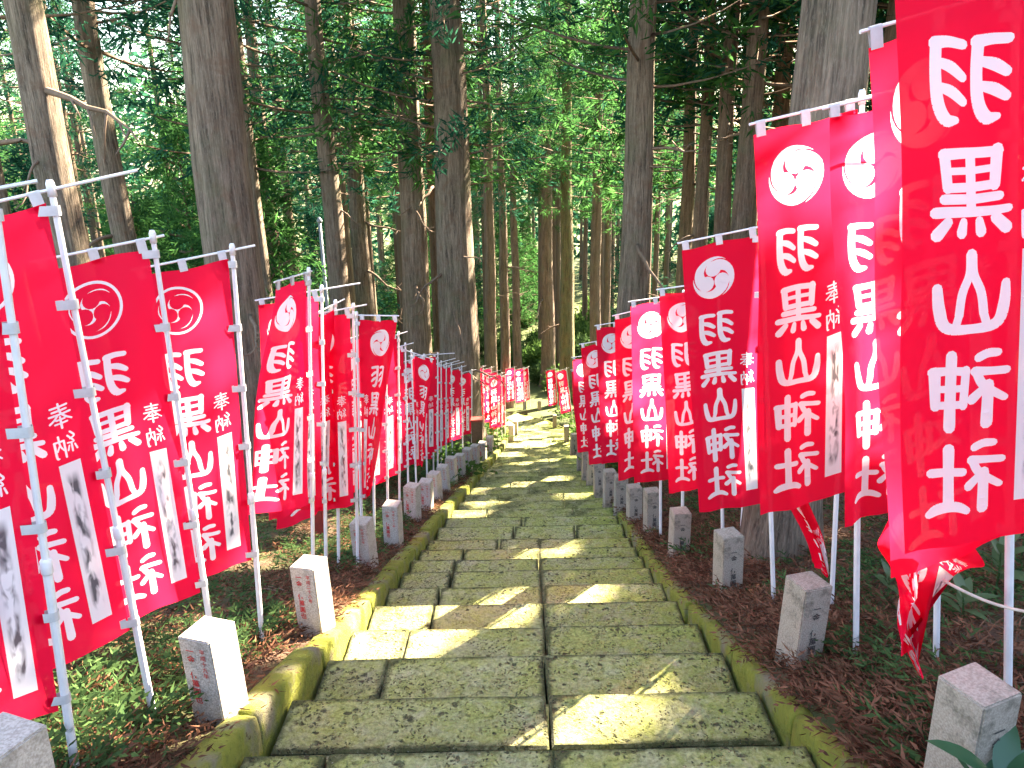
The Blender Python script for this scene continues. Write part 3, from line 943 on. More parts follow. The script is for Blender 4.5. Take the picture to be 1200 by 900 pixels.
# tx, ty, bx, by, yaw, options
LEFT = [
    (-6, 240, 78, 828, 28, dict(ring=True, fold=.012, droop=.17)),
    (63, 237, 160, 737, 32, dict(ring=True, fold=.012, droop=.2, bar_out=.3)),
    (181, 290, 240, 690, 36, dict(ring=True, fold=.012, droop=.13, bar_out=.05)),
    (273, 303, 300, 655, 28, dict(ring=True, fold=.016, droop=.13)),
    (362, 326, 366, 590, 78, dict(fold=.06, blow=(-.40, .12, .04), droop=-.02, bar_out=.05)),
    (377, 346, 381, 592, 10, dict(fold=.06, sway=(.0, .12), droop=.12, bar_out=.3)),
    (393, 362, 396, 588, 60, dict(fold=.05, blow=(-.2, 0, 0))),
    (414, 366, 418, 590, 26, dict(fold=.045, droop=.08, blow=(-.05, .05, 0))),
    (418, 375, 423, 585, 165, dict(fold=.05, droop=-.02, blow=(-.3, .1, 0), wid=.8)),
    (436, 392, 438, 566, 40, dict(fold=.06, blow=(-.16, .05, 0))),
    (452, 396, 454, 563, 10, dict(fold=.06, blow=(-.12, -.1, 0))),
    (467, 396, 468, 556, 30, dict(fold=.04)),
    (475, 408, 478, 549, 20, dict(fold=.03)),
    (482, 416, 487, 545, 150, dict(fold=.06, blow=(-.2, .1, .05), wid=.8)),
    (497, 420, 500, 538, 25, dict(fold=.03)),
    (508, 430, 508, 537, 10, dict(fold=.02, droop=.0)),
    (513, 418, 513, 530, 10, dict(fold=.02, droop=.0, bar_out=.3)),
    (517, 427, 517, 526, 20, dict(fold=.02, bar_out=.3)),
    (523, 429, 523, 521, 20, dict(fold=.02, bar_out=.3)),
    (529, 430, 530, 518, 15, dict(fold=.02, bar_out=.3)),
    (541, 432, 542, 513, 15, dict(fold=.02)),
    (553, 436, 553, 508, 10, dict(fold=.02)),
    (566, 431, 567, 488, 15, dict(fold=.03)),
    (576, 432, 577, 486, 15, dict(fold=.03)),
    (583, 436, 583, 492, 10, dict(fold=.03)),
    (588, 439, 588, 497, 25, dict(fold=.02)),
    (592, 441, 592, 498, 30, dict(fold=.02)),
    (603, 431, 604, 469, 5, dict(fold=.02)),
    (614, 432, 615, 470, 5, dict(fold=.02)),
    (619, 431, 621, 468, 45, dict(fold=.02)),
]
RIGHT = [
    (1296, -228, 1250, 628, 4, dict(fold=.010, droop=.12, bar_out=.15)),
    (1190, 5, 1183, 636, 10, dict(fold=.015, droop=.25)),
    (1108, 108, 1100, 592, 6, dict(fold=.03, droop=.2)),
    (1010, 128, 1005, 578, 8, dict(fold=.02, droop=.2, bar_out=.2, sway=(.03, 0))),
    (893, 274, 903, 590, -6, dict(fold=.018, droop=.2)),
    (842, 336, 846, 572, 0, dict(fold=.03, droop=.12)),
    (801, 350, 800, 560, -6, dict(fold=.015, droop=.15)),
    (774, 362, 774, 552, 5, dict(fold=.02, droop=.2)),
    (745, 378, 748, 538, -2, dict(fold=.02, droop=.16)),
    (721, 400, 728, 540, -10, dict(fold=.02, droop=.2)),
    (703, 418, 707, 528, -5, dict(fold=.02, droop=.12)),
    (698, 424, 702, 522, 30, dict(fold=.02, droop=.12)),
    (690, 428, 696, 520, 35, dict(fold=.02, droop=.12)),
    (664, 433, 670, 482, 20, dict(fold=.02)),
    (651, 433, 654, 474, 0, dict(fold=.02)),
]
feet = []
def do_row(rows, side, grp):
    items = []
    for k, (tx, ty, bx, by, yw, op) in enumerate(rows):
        p, f, d = place(tx, ty, bx, by)
        items.append((d, k, p, f, yw, op))
    order = sorted(range(len(items)), key=lambda i: items[i][0])
    for rank, i in enumerate(order):
        d, k, p, f, yw, op = items[i]
        lab = 'red shrine banner on white pole, %s from the camera in the %s row' % (ordinal(rank + 1), side)
        if op.get('ring'): lab = 'red banner with white ring crest, %s from the camera in the left row' % ordinal(rank + 1)
        if side == 'right' and rank == 0: lab = 'largest red shrine banner, hanging at the right edge of the picture'
        banner(p, f, R(yw), lab, grp, lod=0 if d < 9.6 else 1, k=k + (50 if side == 'right' else 0), **op)
        feet.append((f.x, f.y))
do_row(LEFT, 'left', LG)
do_row(RIGHT, 'right', RG)

# ------------------------------------------------------------------ cedars
def trunk_mesh(name, r, H, mat, flare=.5, seedv=0.0, n=18, rings=22, bend=0.0):
    """fluted, tapering trunk with a root flare; goes 0.5 m into the ground"""
    zs = np.concatenate([[-.6, 0, .12, .3, .6, 1.0, 1.6, 2.4], np.linspace(3.4, H, rings - 8)])
    V = []
    for z in zs:
        rr = r * (1 - .78 * max(z, 0) / H) + r * flare * math.exp(-max(z, 0) / .45)
        ox = bend * math.sin(z * .31 + seedv) + .03 * math.sin(z * .9 + seedv * 2); oy = bend * math.cos(z * .27 + seedv)
        for k in range(n):
            a = k * 2 * math.pi / n
            fl = 1 + .05 * math.sin(5 * a + seedv + .12 * z) + .04 * math.sin(9 * a + seedv * 3 + .2 * z) + .12 * math.exp(-max(z, 0) / .5) * math.sin(4 * a + seedv)
            fl += .035 * mnoise.noise(Vector((math.cos(a) * 2, math.sin(a) * 2, z * .9 + seedv * 5)))
            V.append((ox + rr * fl * math.cos(a), oy + rr * fl * math.sin(a), z))
    m_ = len(zs)
    idx = np.arange(m_ * n).reshape(m_, n)
    q = np.stack([idx[:-1], np.roll(idx, -1, 1)[:-1], np.roll(idx, -1, 1)[1:], idx[1:]], -1).reshape(-1, 4)
    return mesh_np(name, V, q, 4, mat, smooth=True)

def leaf_tris(C, D, ln, wd, rg, droop=.25):
    """one slim triangle per row: C base points, D directions"""
    n = len(C)
    D = D / np.maximum(np.linalg.norm(D, axis=1, keepdims=True), 1e-6)
    rnd = rg.normal(size=(n, 3))
    S = np.cross(D, rnd); S /= np.maximum(np.linalg.norm(S, axis=1, keepdims=True), 1e-6)
    tipp = C + D * ln[:, None]
    A = C - S * wd[:, None] * .5 + D * ln[:, None] * .25
    B = C + S * wd[:, None] * .5 + D * ln[:, None] * .35
    V = np.stack([C, A, tipp, B], 1).reshape(-1, 3)
    Fq = np.arange(n * 4).reshape(n, 4)
    return V, Fq

def crown_points(rg, z0, z1, rad, nb, ncl, nl, ln, wd, shape='cedar'):
    """branches spiralling up a trunk, foliage sprays clumped along them. Returns C,D,len,width + branch polylines"""
    C, D, br = [], [], []
    for b in range(nb):
        t = (b + rg.random()) / nb
        z = z0 + (z1 - z0) * t
        az = b * 2.4 + rg.normal(0, .4)
        if shape == 'cedar': rl = rad * (.45 + .75 * math.sin(math.pi * min(1, .22 + .8 * t)) ) * (1 - .75 * max(0, t - .5) * 2 * .8) * rg.uniform(.6, 1.15)
        else: rl = rad * (1.05 - t) * rg.uniform(.6, 1.15)
        dirv = np.array([math.cos(az), math.sin(az), 0])
        rise = rg.uniform(-.35, .15) if shape == 'cedar' else rg.uniform(-.2, .25)
        pts = []
        for s in np.linspace(0, 1, 5):
            pts.append(dirv * rl * s + np.array([0, 0, z + rl * (rise * s + .22 * s * s)]))
        br.append(pts)
        for c in range(ncl):
            s = .25 + .75 * (c + rg.random()) / ncl
            p = dirv * rl * s + np.array([0, 0, z + rl * (rise * s + .22 * s * s)])
            spread = .16 + .12 * rl * .3
            p = p + rg.normal(0, spread, 3) * np.array([1, 1, .6])
            cd = dirv * .8 + rg.normal(0, .5, 3) + np.array([0, 0, .1])
            cdn = cd / np.linalg.norm(cd)
            for _ in range(nl):          # a drooping feathery tassel
                q = rg.random()
                C.append(p + cdn * q * .5 + np.array([0, 0, -.16 * q * q]) + rg.normal(0, .055 + .012 * rl, 3)); D.append(cdn + np.array([0, 0, -.25 * q]) + rg.normal(0, .42, 3))
    C = np.array(C); D = np.array(D); n = len(C)
    return C, D, ln * rg.uniform(.6, 1.3, n), wd * rg.uniform(.6, 1.4, n), br

def crown_mesh(name, seedv, z0, z1, rad, nb, ncl, nl, ln, wd, mats, shape='cedar', carve=None):
    rg = np.random.default_rng(seedv)
    C, D, L_, W_, br = crown_points(rg, z0, z1, rad, nb, ncl, nl, ln, wd, shape)
    if carve is not None:
        keep = carve(C + D / np.maximum(np.linalg.norm(D, axis=1, keepdims=True), 1e-6) * (L_ * .5)[:, None])
        C, D, L_, W_ = C[keep], D[keep], L_[keep], W_[keep]
    V, Fq = leaf_tris(C, D, L_, W_, rg)
    mi = [0] * len(Fq)
    # limbs as three-sided tapering tubes
    BV, BF = [], []
    for pts in br:
        b0 = len(V) + len(BV)
        for i, p in enumerate(pts):
            r_ = .035 * (1 - i / len(pts)) + .006
            for k in range(3):
                a = k * 2.094
                BV.append((p[0] + r_ * math.cos(a) * .7, p[1] + r_ * math.sin(a) * .7, p[2] + r_ * math.sin(a + 1)))
        for i in range(len(pts) - 1):
            for k in range(3):
                BF.append((b0 + i * 3 + k, b0 + i * 3 + (k + 1) % 3, b0 + (i + 1) * 3 + (k + 1) % 3, b0 + (i + 1) * 3 + k))
    V = np.concatenate([V, np.array(BV)])
    Fq = np.concatenate([Fq, np.array(BF)])
    mi = mi + [1] * len(BF)
    return mesh_np(name, V, Fq, 4, mats, mi)

def branch_mesh(seedv, L):
    rg = np.random.default_rng(seedv)
    mb = MB()
    pts = [Vector((0, 0, 0))]
    d = Vector((1, 0, rg.uniform(-.25, .2)))
    for i in range(7):
        d = (d + Vector((0, rg.normal(0, .22), rg.normal(-.03, .18)))).normalized()
        pts.append(pts[-1] + d * L / 7)
    mb.tube(pts, [.028 * (1 - i / 8.5) for i in range(8)], 5)
    for i in range(2, 7):
        if rg.random() < .7:
            q = pts[i]; dd = (d + Vector(rg.normal(0, .8, 3))).normalized()
            mb.tube([q, q + dd * L * .12, q + (dd + Vector((0, 0, .3 * rg.normal()))) * L * .25], [.01, .008, .003], 4)
    return mb.mesh('dead_branch', M['twig'], True)
DEAD = [branch_mesh(900 + k, 1.0) for k in range(6)]

TREES = []      # (root, screen x, kind) labelled at the end
def cedar(base, r, H, mat, seedv, crown=None, kind='near', flare=.5, trunk=None, tscale=None, nbranch=0, cscale=1.0, zb=(2.5, 9), face=None, bend=.05):
    root = empty('cedar_tree', base, random.uniform(0, 6.28) if trunk is not None else 0)
    if trunk is None:
        link('trunk', trunk_mesh('trunk', r, H, mat, flare, seedv, bend=bend), root)
    else:
        t = link('trunk', trunk, root); t.scale = (r, r, H)
    if crown is not None:
        c = link('crown', crown, root)
        c.scale = (cscale, cscale, cscale)
        if trunk is not None: c.rotation_euler = (0, 0, random.uniform(0, 6.28))
    rb = random.Random(int(seedv * 100) + 5)
    for k in range(nbranch):
        z = rb.uniform(*zb)
        a = rb.uniform(0, 6.28) if face is None else face + rb.uniform(-1.2, 1.2)
        o = link('dead_branch', rb.choice(DEAD), root)
        rr = r * (1 - .78 * z / H) * .8
        o.location = (rr * math.cos(a), rr * math.sin(a), z)
        s = rb.uniform(.8, 2.2)
        o.scale = (s, s, s)
        o.rotation_euler = (rb.uniform(-.4, .4), rb.uniform(-.3, .5), a)
    TREES.append((root, kind))
    return root

# sunbeams: chosen spots to be sunlit, crown leaves towards the sun are cut away (x, y, z, radius)
def spot(px, py, d): return np.array(at(px, py, d))
def gspot(px, py):
    d = .8
    while d < 60:
        p = at(px, py, d)
        if p.z <= zp(p.y): break
        d += .03
    return np.array(p)
BEAMS = [
    (gspot(540, 715), .30), (gspot(470, 738), .28), (gspot(500, 726), .26), (gspot(600, 698), .22), (gspot(405, 722), .26), (gspot(665, 690), .16),
    (gspot(700, 845), .10), (gspot(640, 838), .10), (gspot(615, 815), .08),
    (gspot(510, 600), .25), (gspot(560, 596), .2), (gspot(680, 575), .25), (gspot(640, 560), .25), (gspot(640, 540), .45), (gspot(620, 520), .9), (gspot(610, 500), 1.6),
    (spot(262, 735, 3.4), .22), (spot(285, 790, 3.5), .16), (spot(380, 660, 5.0), .2), (spot(386, 700, 5.0), .16), (spot(40, 860, 2.6), .2),
    (spot(235, 430, 4.1), .12), (spot(260, 560, 4.1), .17), (spot(240, 600, 4.1), .15), (spot(262, 500, 4.1), .12),
    (spot(330, 520, 5.8), .28), (spot(345, 450, 5.8), .2), (spot(315, 560, 5.8), .22),
    (spot(440, 430, 8.6), .4), (spot(450, 500, 8.7), .45), (spot(430, 540, 8.7), .35), (spot(468, 460, 9.2), .3), (spot(490, 420, 11.5), .3), (spot(480, 500, 10.6), .3),
    (spot(1020, 190, 3.2), .13), (spot(1010, 480, 3.2), .18), (spot(965, 190, 3.3), .12), (spot(1015, 300, 3.2), .1), (spot(985, 540, 3.2), .12),
    (spot(860, 430, 4.8), .22), (spot(865, 510, 4.8), .26), (spot(850, 560, 4.8), .2), (spot(875, 360, 4.8), .16),
    (spot(728, 480, 9.4), .28), (spot(722, 510, 9.4), .25), (spot(735, 450, 9.4), .2), (spot(680, 432, 13.7), .2),
    (spot(1060, 60, 2.6), .12),
    (spot(100, 720, 5.0), .3), (spot(330, 620, 8), .4), (spot(400, 610, 9), .4), (spot(300, 700, 4.6), .15),
    (spot(50, 150, 11), .9), (spot(60, 300, 11), .7), (spot(120, 110, 16), .4), (spot(150, 250, 16), .5), (spot(296, 280, 22), .5), (spot(298, 350, 22), .5),
    (spot(768, 60, 17), .4), (spot(764, 150, 17), .4), (spot(757, 250, 17), .4), (spot(750, 330, 17), .4), (spot(555, 400, 21.5), .5), (spot(562, 450, 21.5), .5), (spot(552, 300, 21.5), .4),
    (spot(668, 200, 40), .7), (spot(668, 320, 40), .7), (spot(647, 300, 44), .7), (spot(392, 280, 22), .4), (spot(396, 340, 22), .4), (spot(488, 120, 23), .4), (spot(498, 260, 23), .4),
    (spot(262, 560, 4.1), .2), (spot(1030, 520, 3.1), .25), (spot(1025, 240, 3.1), .2), (spot(870, 470, 4.7), .3),
    (spot(575, 470, 20), .7), (spot(590, 510, 22), .7),
]
BC = np.array([b[0] for b in BEAMS]); BR = np.array([b[1] for b in BEAMS]); SN = np.array(SUN)
def make_carve(base, widen=1.0):  # drops the leaves that would shade a chosen sunlit spot
    base = np.array(base)
    def f(C):
        W = C + base
        keep = np.ones(len(W), bool)
        for c, r_ in zip(BC, BR):
            rel = W - c
            al = rel @ SN
            pd = np.linalg.norm(rel - al[:, None] * SN, axis=1)
            keep &= ~((pd < r_ * widen + .17) & (al > .3))
        return keep
    return f

def tree_at(px, py, d):
    p = at(px, py, d)
    return Vector((p.x, p.y, float(ground(p.x, p.y)) - .05))
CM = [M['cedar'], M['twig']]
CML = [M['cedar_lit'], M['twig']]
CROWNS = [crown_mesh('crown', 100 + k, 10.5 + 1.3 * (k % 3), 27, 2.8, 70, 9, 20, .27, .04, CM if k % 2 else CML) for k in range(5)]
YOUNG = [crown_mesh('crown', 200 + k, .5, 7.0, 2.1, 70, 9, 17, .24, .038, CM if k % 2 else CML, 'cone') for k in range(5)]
# px, py, width px, d, mat, flare, dead branches
NEAR = [
    (45, 110, 41, 11.5, 'bark', .35, 3), (120, 120, 25, 16, 'bark', .3, 4), (258, 150, 62, 11.0, 'bark', .5, 4), (293, 200, 14, 22, 'bark', .3, 2),
    (383, 180, 21, 22, 'bark', .3, 4), (418, 200, 17, 26, 'bark', .3, 3), (480, 180, 29, 23, 'bark', .5, 3), (531, 260, 42, 21.5, 'bark', .7, 5),
    (516, 300, 20, 25, 'bark_far', .3, 2), (-2, 200, 16, 14, 'bark', .3, 2),
    (749, 150, 33, 17, 'bark', .35, 3), (806, 200, 14, 28, 'bark_far', .3, 3), (852, 150, 18, 20, 'bark_far', .3, 3), (880, 150, 23, 18, 'bark_far', .3, 3),
    (975, 80, 82, 5.7, 'bark', .3, 1), (664, 250, 14, 40, 'bark_moss', .3, 1), (641, 250, 13, 44, 'bark_far', .3, 2), (574, 300, 12, 36, 'bark_far', .3, 1),
    (590, 330, 10, 40, 'bark_far', .3, 2), (604, 330, 9, 45, 'bark_far', .3, 1), (699, 300, 12, 38, 'bark_far', .3, 1), (712, 330, 7, 50, 'bark_far', .3, 1), (685, 330, 6, 60, 'bark_far', .3, 1),
]
rs = random.Random(3)
for k, (px, py, wpx, d, mt, fl, nb) in enumerate(NEAR):
    b = tree_at(px, py, d)
    z_here = at(px, py, d).z - b.z
    r = wpx * d / F_PX / 2 / max(.6, (1 - .78 * max(z_here, 0) / 28))
    if d < 30:
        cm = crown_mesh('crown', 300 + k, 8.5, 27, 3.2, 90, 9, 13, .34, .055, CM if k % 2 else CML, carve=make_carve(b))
    else:
        cm = CROWNS[k % 5]
    cedar(b, r, 28, M[mt], k * 1.7, crown=cm, kind='near', flare=fl, nbranch=nb, face=R(-70) if px < 600 else None, bend=.04)
# cedars added to the right, towards the sun, so their crowns shade the path
SHADE = [(6.5, 7.5), (9.5, 4.5), (9, 11), (12.5, 8.5), (12, 14), (8.0, 16.5), (15.5, 12), (15, 18.5), (11, 21), (19, 16), (18.5, 23), (14.5, 26), (22, 20),
         (10.5, 28), (18, 31), (23, 27), (13.5, 34), (5.8, 24), (5.2, 31), (20.5, 9.5), (24.5, 14.5),
         (6.4, 11.6), (10, 17.5), (13, 22.5), (16.5, 21), (9, 23.5), (7.3, 19.6), (12.5, 29), (20, 28), (17, 27.5), (5.8, 14.4)]
for k, (x, y) in enumerate(SHADE):
    x0_, y0_ = x, y
    for _ in range(200):            # stand the trunk clear of the sunbeams
        rel = np.array([x, y]) - BC[:, :2]
        h2 = SN[:2] / np.linalg.norm(SN[:2])
        al = rel @ h2; pd = np.abs(rel[:, 0] * h2[1] - rel[:, 1] * h2[0])
        zr = BC[:, 2] + al * SN[2] / np.linalg.norm(SN[:2]) - ground(x, y)
        bad = (al > .3) & (pd < .45 + BR * .6) & (zr < 24) & (BC[:, 1] < 14)
        if bad.sum() == 0: break
        x = x0_ + rs.uniform(-1.6, 1.6); y = y0_ + rs.uniform(-1.6, 1.6)
    b = Vector((x, y, float(ground(x, y)) - .05))
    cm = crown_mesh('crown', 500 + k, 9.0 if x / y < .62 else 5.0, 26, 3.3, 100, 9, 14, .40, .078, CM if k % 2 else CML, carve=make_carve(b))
    cedar(b, rs.uniform(.22, .34), 27, M['bark_far'], 40 + k * 1.3, crown=cm, kind='right', nbranch=1)
# thinner trunks filling the wood behind
TR = [trunk_mesh('trunk', 1.0, 1.0, M['bark_far'], .0, k * 3.0, n=10, rings=12, bend=0) for k in range(3)]
for m_ in TR:      # rescale the profile to unit height
    co = np.empty(len(m_.vertices) * 3, np.float32); m_.vertices.foreach_get('co', co); co = co.reshape(-1, 3)
    zz = np.linspace(-.03, 1, len(co) // 10).repeat(10)
    ang = np.tile(np.arange(10) * 2 * math.pi / 10, len(co) // 10)
    rr = (1 - .75 * np.clip(zz, 0, 1)) * (1 + .06 * np.sin(3 * ang)) + .35 * np.exp(-np.clip(zz, 0, 1) * 50)
    co = np.stack([rr * np.cos(ang), rr * np.sin(ang), zz], 1).astype(np.float32)
    m_.vertices.foreach_set('co', co.ravel()); m_.update()
taken = [(t[0].location.x, t[0].location.y) for t in TREES]
cnt = 0
tries = 0
while cnt < 125 and tries < 9000:
    tries += 1
    y = 26 + 84 * rs.random() ** 1.0
    x = rs.uniform(-.86, .86) * (y + 4) if cnt < 80 else rs.uniform(-.16, .2) * (y + 4)
    if cnt >= 80: y = rs.uniform(42, 100)
    if bend_dist(np.array(x), np.array(y)) < 2.6 or (abs(x - xc(y)) < 2.6 and y < 32): continue
    if y > 40 and abs(x - .6) < 1.2: continue
    if min(math.hypot(x - a, y - b) for a, b in taken) < (2.3 + .02 * y if cnt < 80 else 1.7): continue
    if x > 4 and y < 38: continue
    taken.append((x, y))
    b = Vector((x, y, float(ground(x, y)) - .05))
    cedar(b, rs.uniform(.17, .34), rs.uniform(25, 29), M['bark_far'], 90 + cnt, crown=CROWNS[cnt % 5], kind='far', trunk=TR[cnt % 3], cscale=rs.uniform(.85, 1.1))
    cnt += 1
# young cedars of the understorey
UNDER = []
tries = 0
cnt = 0
while cnt < 120 and tries < 6000:
    tries += 1
    left = rs.random() < .55
    if left:
        y = rs.uniform(14, 90); x = -rs.uniform(.22, .9) * (y + 3) - 1.5
    else:
        y = rs.uniform(40, 95); x = rs.uniform(-.5, .8) * y
    if bend_dist(np.array(x), np.array(y)) < 4 or (abs(x - xc(y)) < 4.5 and y < 36): continue
    if min([math.hypot(x - a, y - b) for a, b in UNDER] + [9]) < 2.2: continue
    if min(math.hypot(x - a, y - b) for a, b in taken) < .8: continue
    # keep the sight lines to the named trunks clear
    pxx, pyy, dd = proj((x, y, float(ground(x, y)) + 3))
    if any(abs(pxx - n[0]) < n[2] * .5 + 1900 / dd and dd < n[3] + 1 for n in NEAR): continue
    UNDER.append((x, y))
    root = empty('young_cedar', (x, y, float(ground(x, y)) - .05), rs.uniform(0, 6.28))
    s = rs.uniform(.7, 1.5)
    root.scale = (s, s, s * rs.uniform(.9, 1.3))
    t = link('trunk', TR[cnt % 3], root); t.scale = (.07, .07, 7.2)
    link('crown', YOUNG[cnt % 5], root)
    TREES.append((root, 'young'))
    cnt += 1
# far-off wood closing the view
def far_wood():
    rg = np.random.default_rng(77)
    n = 48000
    ang = rg.uniform(-1.15, 1.15, n)
    rad = rg.uniform(98, 130, n)
    x = np.sin(ang) * rad; y = np.cos(ang) * rad
    lump = .5 + .5 * np.sin(ang * 46 + 1.5 * np.sin(ang * 17)) * np.sin(ang * 23 + 2)
    z = ground(x, y) + rg.random(n) ** .8 * (16 + 12 * lump)
    C = np.stack([x, y, z], 1)
    D = rg.normal(size=(n, 3)) * np.array([1, .6, .5])
    V, Fq = leaf_tris(C, D, rg.uniform(.9, 2.0, n), rg.uniform(.35, .8, n), rg)
    return mesh_np('far_wood', V, Fq, 4, M['cedar'])
tag(link('far_wood', far_wood()), 'dense dark evergreen wood closing the view far behind the trunks', 'wood', kind='stuff')

# ------------------------------------------------------------------ shrubs of the forest floor
def shrub_mesh(seedv, rad, h, n, ln, wd, mat):
    rg = np.random.default_rng(seedv)
    k = max(8, n // 28)
    cen = rg.normal(size=(k, 3)); cen /= np.linalg.norm(cen, axis=1, keepdims=True)
    cen = cen * np.array([rad, rad, h * .5]) * rg.uniform(.35, 1, (k, 1)) + np.array([0, 0, h * .52])
    ci = rg.integers(0, k, n)
    C = cen[ci] + rg.normal(0, rad * .17, (n, 3))
    C[:, 2] = np.maximum(C[:, 2], .02)
    D = (C - np.array([0, 0, h * .3])) + rg.normal(0, rad * .7, (n, 3)) + np.array([0, 0, .1])
    V, Fq = leaf_tris(C, D, ln * rg.uniform(.6, 1.3, n), wd * rg.uniform(.6, 1.3, n), rg)
    return mesh_np('foliage', V, Fq, 4, mat)
SH = [shrub_mesh(40 + k, 1.0, 1.3, 1500, .26, .11, M['shrub'] if k % 3 else M['fern']) for k in range(6)]
stem_b = MB()
for a in range(5):
    stem_b.tube([(0, 0, -.1), (.15 * math.cos(a * 1.3), .15 * math.sin(a * 1.3), .5), (.4 * math.cos(a * 1.3), .4 * math.sin(a * 1.3), 1.0)], [.02, .015, .006], 5)
m_stem = stem_b.mesh('stem', M['twig'], True)
SHRUBS = []
cnt = 0; tries = 0
while cnt < 150 and tries < 6000:
    tries += 1
    q = rs.random()
    if q < .62: y = rs.uniform(38, 75); x = rs.uniform(-.3, .35) * y + .6
    elif q < .85: y = rs.uniform(9, 45); x = xc(y) - rs.uniform(3.2, 4 + y * .5)
    else: y = rs.uniform(10, 40); x = xc(y) + rs.uniform(3.4, 4 + y * .3)
    if bend_dist(np.array(x), np.array(y)) < 3.2 + .8 * (y > 36) or (abs(x - xc(y)) < 3.0 and y < 36): continue
    if min([math.hypot(x - a, y - b) for a, b in SHRUBS] + [9]) < .9: continue
    SHRUBS.append((x, y))
    root = empty('shrub', (x, y, float(ground(x, y)) - .03), rs.uniform(0, 6.28))
    s = rs.uniform(.5, .95) if y < 30 else rs.uniform(.8, 1.5)
    root.scale = (s, s, s * rs.uniform(.8, 1.2))
    link('foliage', SH[cnt % 6], root); link('stem', m_stem, root)
    TREES.append((root, 'shrub'))
    cnt += 1

# labels for trees and shrubs, by their order across the picture
def label_trees():
    KN = {'near': ('tall cedar trunk with rough bark, %s from the left of the large trunks', 'cedar', 'large cedars nearest the path'),
          'right': ('tall cedar added right of the stair to shade it, %s from the left there', 'cedar', 'cedars added on the right for shade'),
          'far': ('slender distant cedar behind the large trunks, %s from the left of these', 'cedar', 'slender cedars far behind'),
          'young': ('young feathery evergreen tree growing under the cedars, %s from the left', 'young tree', 'young evergreens under the cedars'),
          'shrub': ('low leafy green shrub on the forest floor, %s from the left', 'shrub', 'shrubs on the forest floor')}
    for kd, (lab, cat, grp) in KN.items():
        its = [t for t, k_ in TREES if k_ == kd]
        def sx(o):
            q = proj(o.location + Vector((0, 0, 3)))
            return q[0]
        its.sort(key=sx)
        for i, o in enumerate(its):
            n = i + 1
            tag(o, lab % (ordinal(n) if n < 100 else 'one-hundred-and-' + ordinal(n - 100) if n > 100 else 'one-hundredth'), cat, grp)
label_trees()

# ------------------------------------------------------------------ litter and undergrowth beside the stair
def frond_field(name, n, xr, yr, mat, seedv, ln, nleaf, lw, lift, label, cat, dens=None, curl=.5):
    """many small fallen cedar sprays or fern fronds lying on the verge"""
    rg = np.random.default_rng(seedv)
    x = rg.uniform(*xr, n * 3)
    near_x = xr[0] if xr[0] > 0 else xr[1]
    if near_x < 1.45 and abs(xr[1] - xr[0]) < 8: x = np.where(rg.random(n * 3) < .42, near_x + np.sign(near_x) * np.abs(rg.normal(0, .55, n * 3)), x)
    y = yr[0] + (yr[1] - yr[0]) * rg.random(n * 3) ** 1.4
    x = x + xc(y)
    ok = (x - xc(y) > 1.325) | (x - xc(y) < -1.385)
    ok &= (bend_dist(x, y) > 1.6)
    if dens is not None: ok &= dens(x, y, rg)
    x, y = x[ok][:n], y[ok][:n]
    n = len(x)
    z = ground(x, y)
    az = rg.uniform(0, 6.283, n); L = ln * rg.uniform(.5, 1.3, n)
    Cs, Ds, Ls, Ws = [], [], [], []
    up = lift * rg.uniform(.1, 1.0, n)
    cz = rg.normal(0, curl, n)
    for j in range(nleaf):
        t = (j + .5) / nleaf
        a = az + cz * t
        px_ = x + L * t * np.cos(a); py_ = y + L * t * np.sin(a)
        pz = np.maximum(z + .015, ground(px_, py_) + .012) + up * L * np.sin(math.pi * min(t * .8, .9))
        side = (1 if j % 2 else -1) * (.55 + .3 * (1 - t))
        da = a + side
        Cs.append(np.stack([px_, py_, pz], 1))
        Ds.append(np.stack([np.cos(da), np.sin(da), rg.normal(.1, .25, n) + up * .3], 1))
        Ls.append(L * (.42 * (1 - .6 * t))); Ws.append(np.full(n, lw) * rg.uniform(.6, 1.3, n))
    V, Fq = leaf_tris(np.concatenate(Cs), np.concatenate(Ds), np.concatenate(Ls), np.concatenate(Ws), rg)
    o = link(name, mesh_np(name, V, Fq, 4, mat))
    return tag(o, label, cat, kind='stuff')
def patch(scale, thr, off):
    def f(x, y, rg):
        v = np.sin(x * scale + off) * np.cos(y * scale * .8 - off) + .5 * np.sin(x * scale * 2.3 + y * scale * 1.9 + off * 2) + rg.normal(0, .35, len(x))
        return v > thr
    return f
frond_field('right_litter', 13000, (1.34, 5.5), (1.0, 15), M['litter'], 1, .22, 8, .012, .25, 'reddish brown dead cedar sprays littering the right bank', 'litter')
frond_field('left_litter', 7500, (-5.5, -1.39), (1.0, 15), M['litter'], 2, .2, 8, .012, .25, 'brown dead cedar sprays littering the left verge', 'litter')
frond_field('left_undergrowth', 3600, (-7, -1.55), (1.5, 18), M['fern'], 3, .2, 11, .017, .7, 'low green ferns and weeds on the left verge', 'ground cover', patch(1.5, -.1, .6))
frond_field('right_undergrowth', 4600, (1.5, 6.5), (1.5, 18), M['fern'], 4, .2, 11, .016, .6, 'low green sprigs growing through the right bank litter', 'ground cover', patch(2.1, .15, 2.0))
frond_field('far_undergrowth', 9000, (-16, 16), (14, 60), M['shrub'], 5, .5, 7, .09, .8, 'low green ground cover across the far forest floor', 'ground cover', patch(.7, -.3, 1.0))
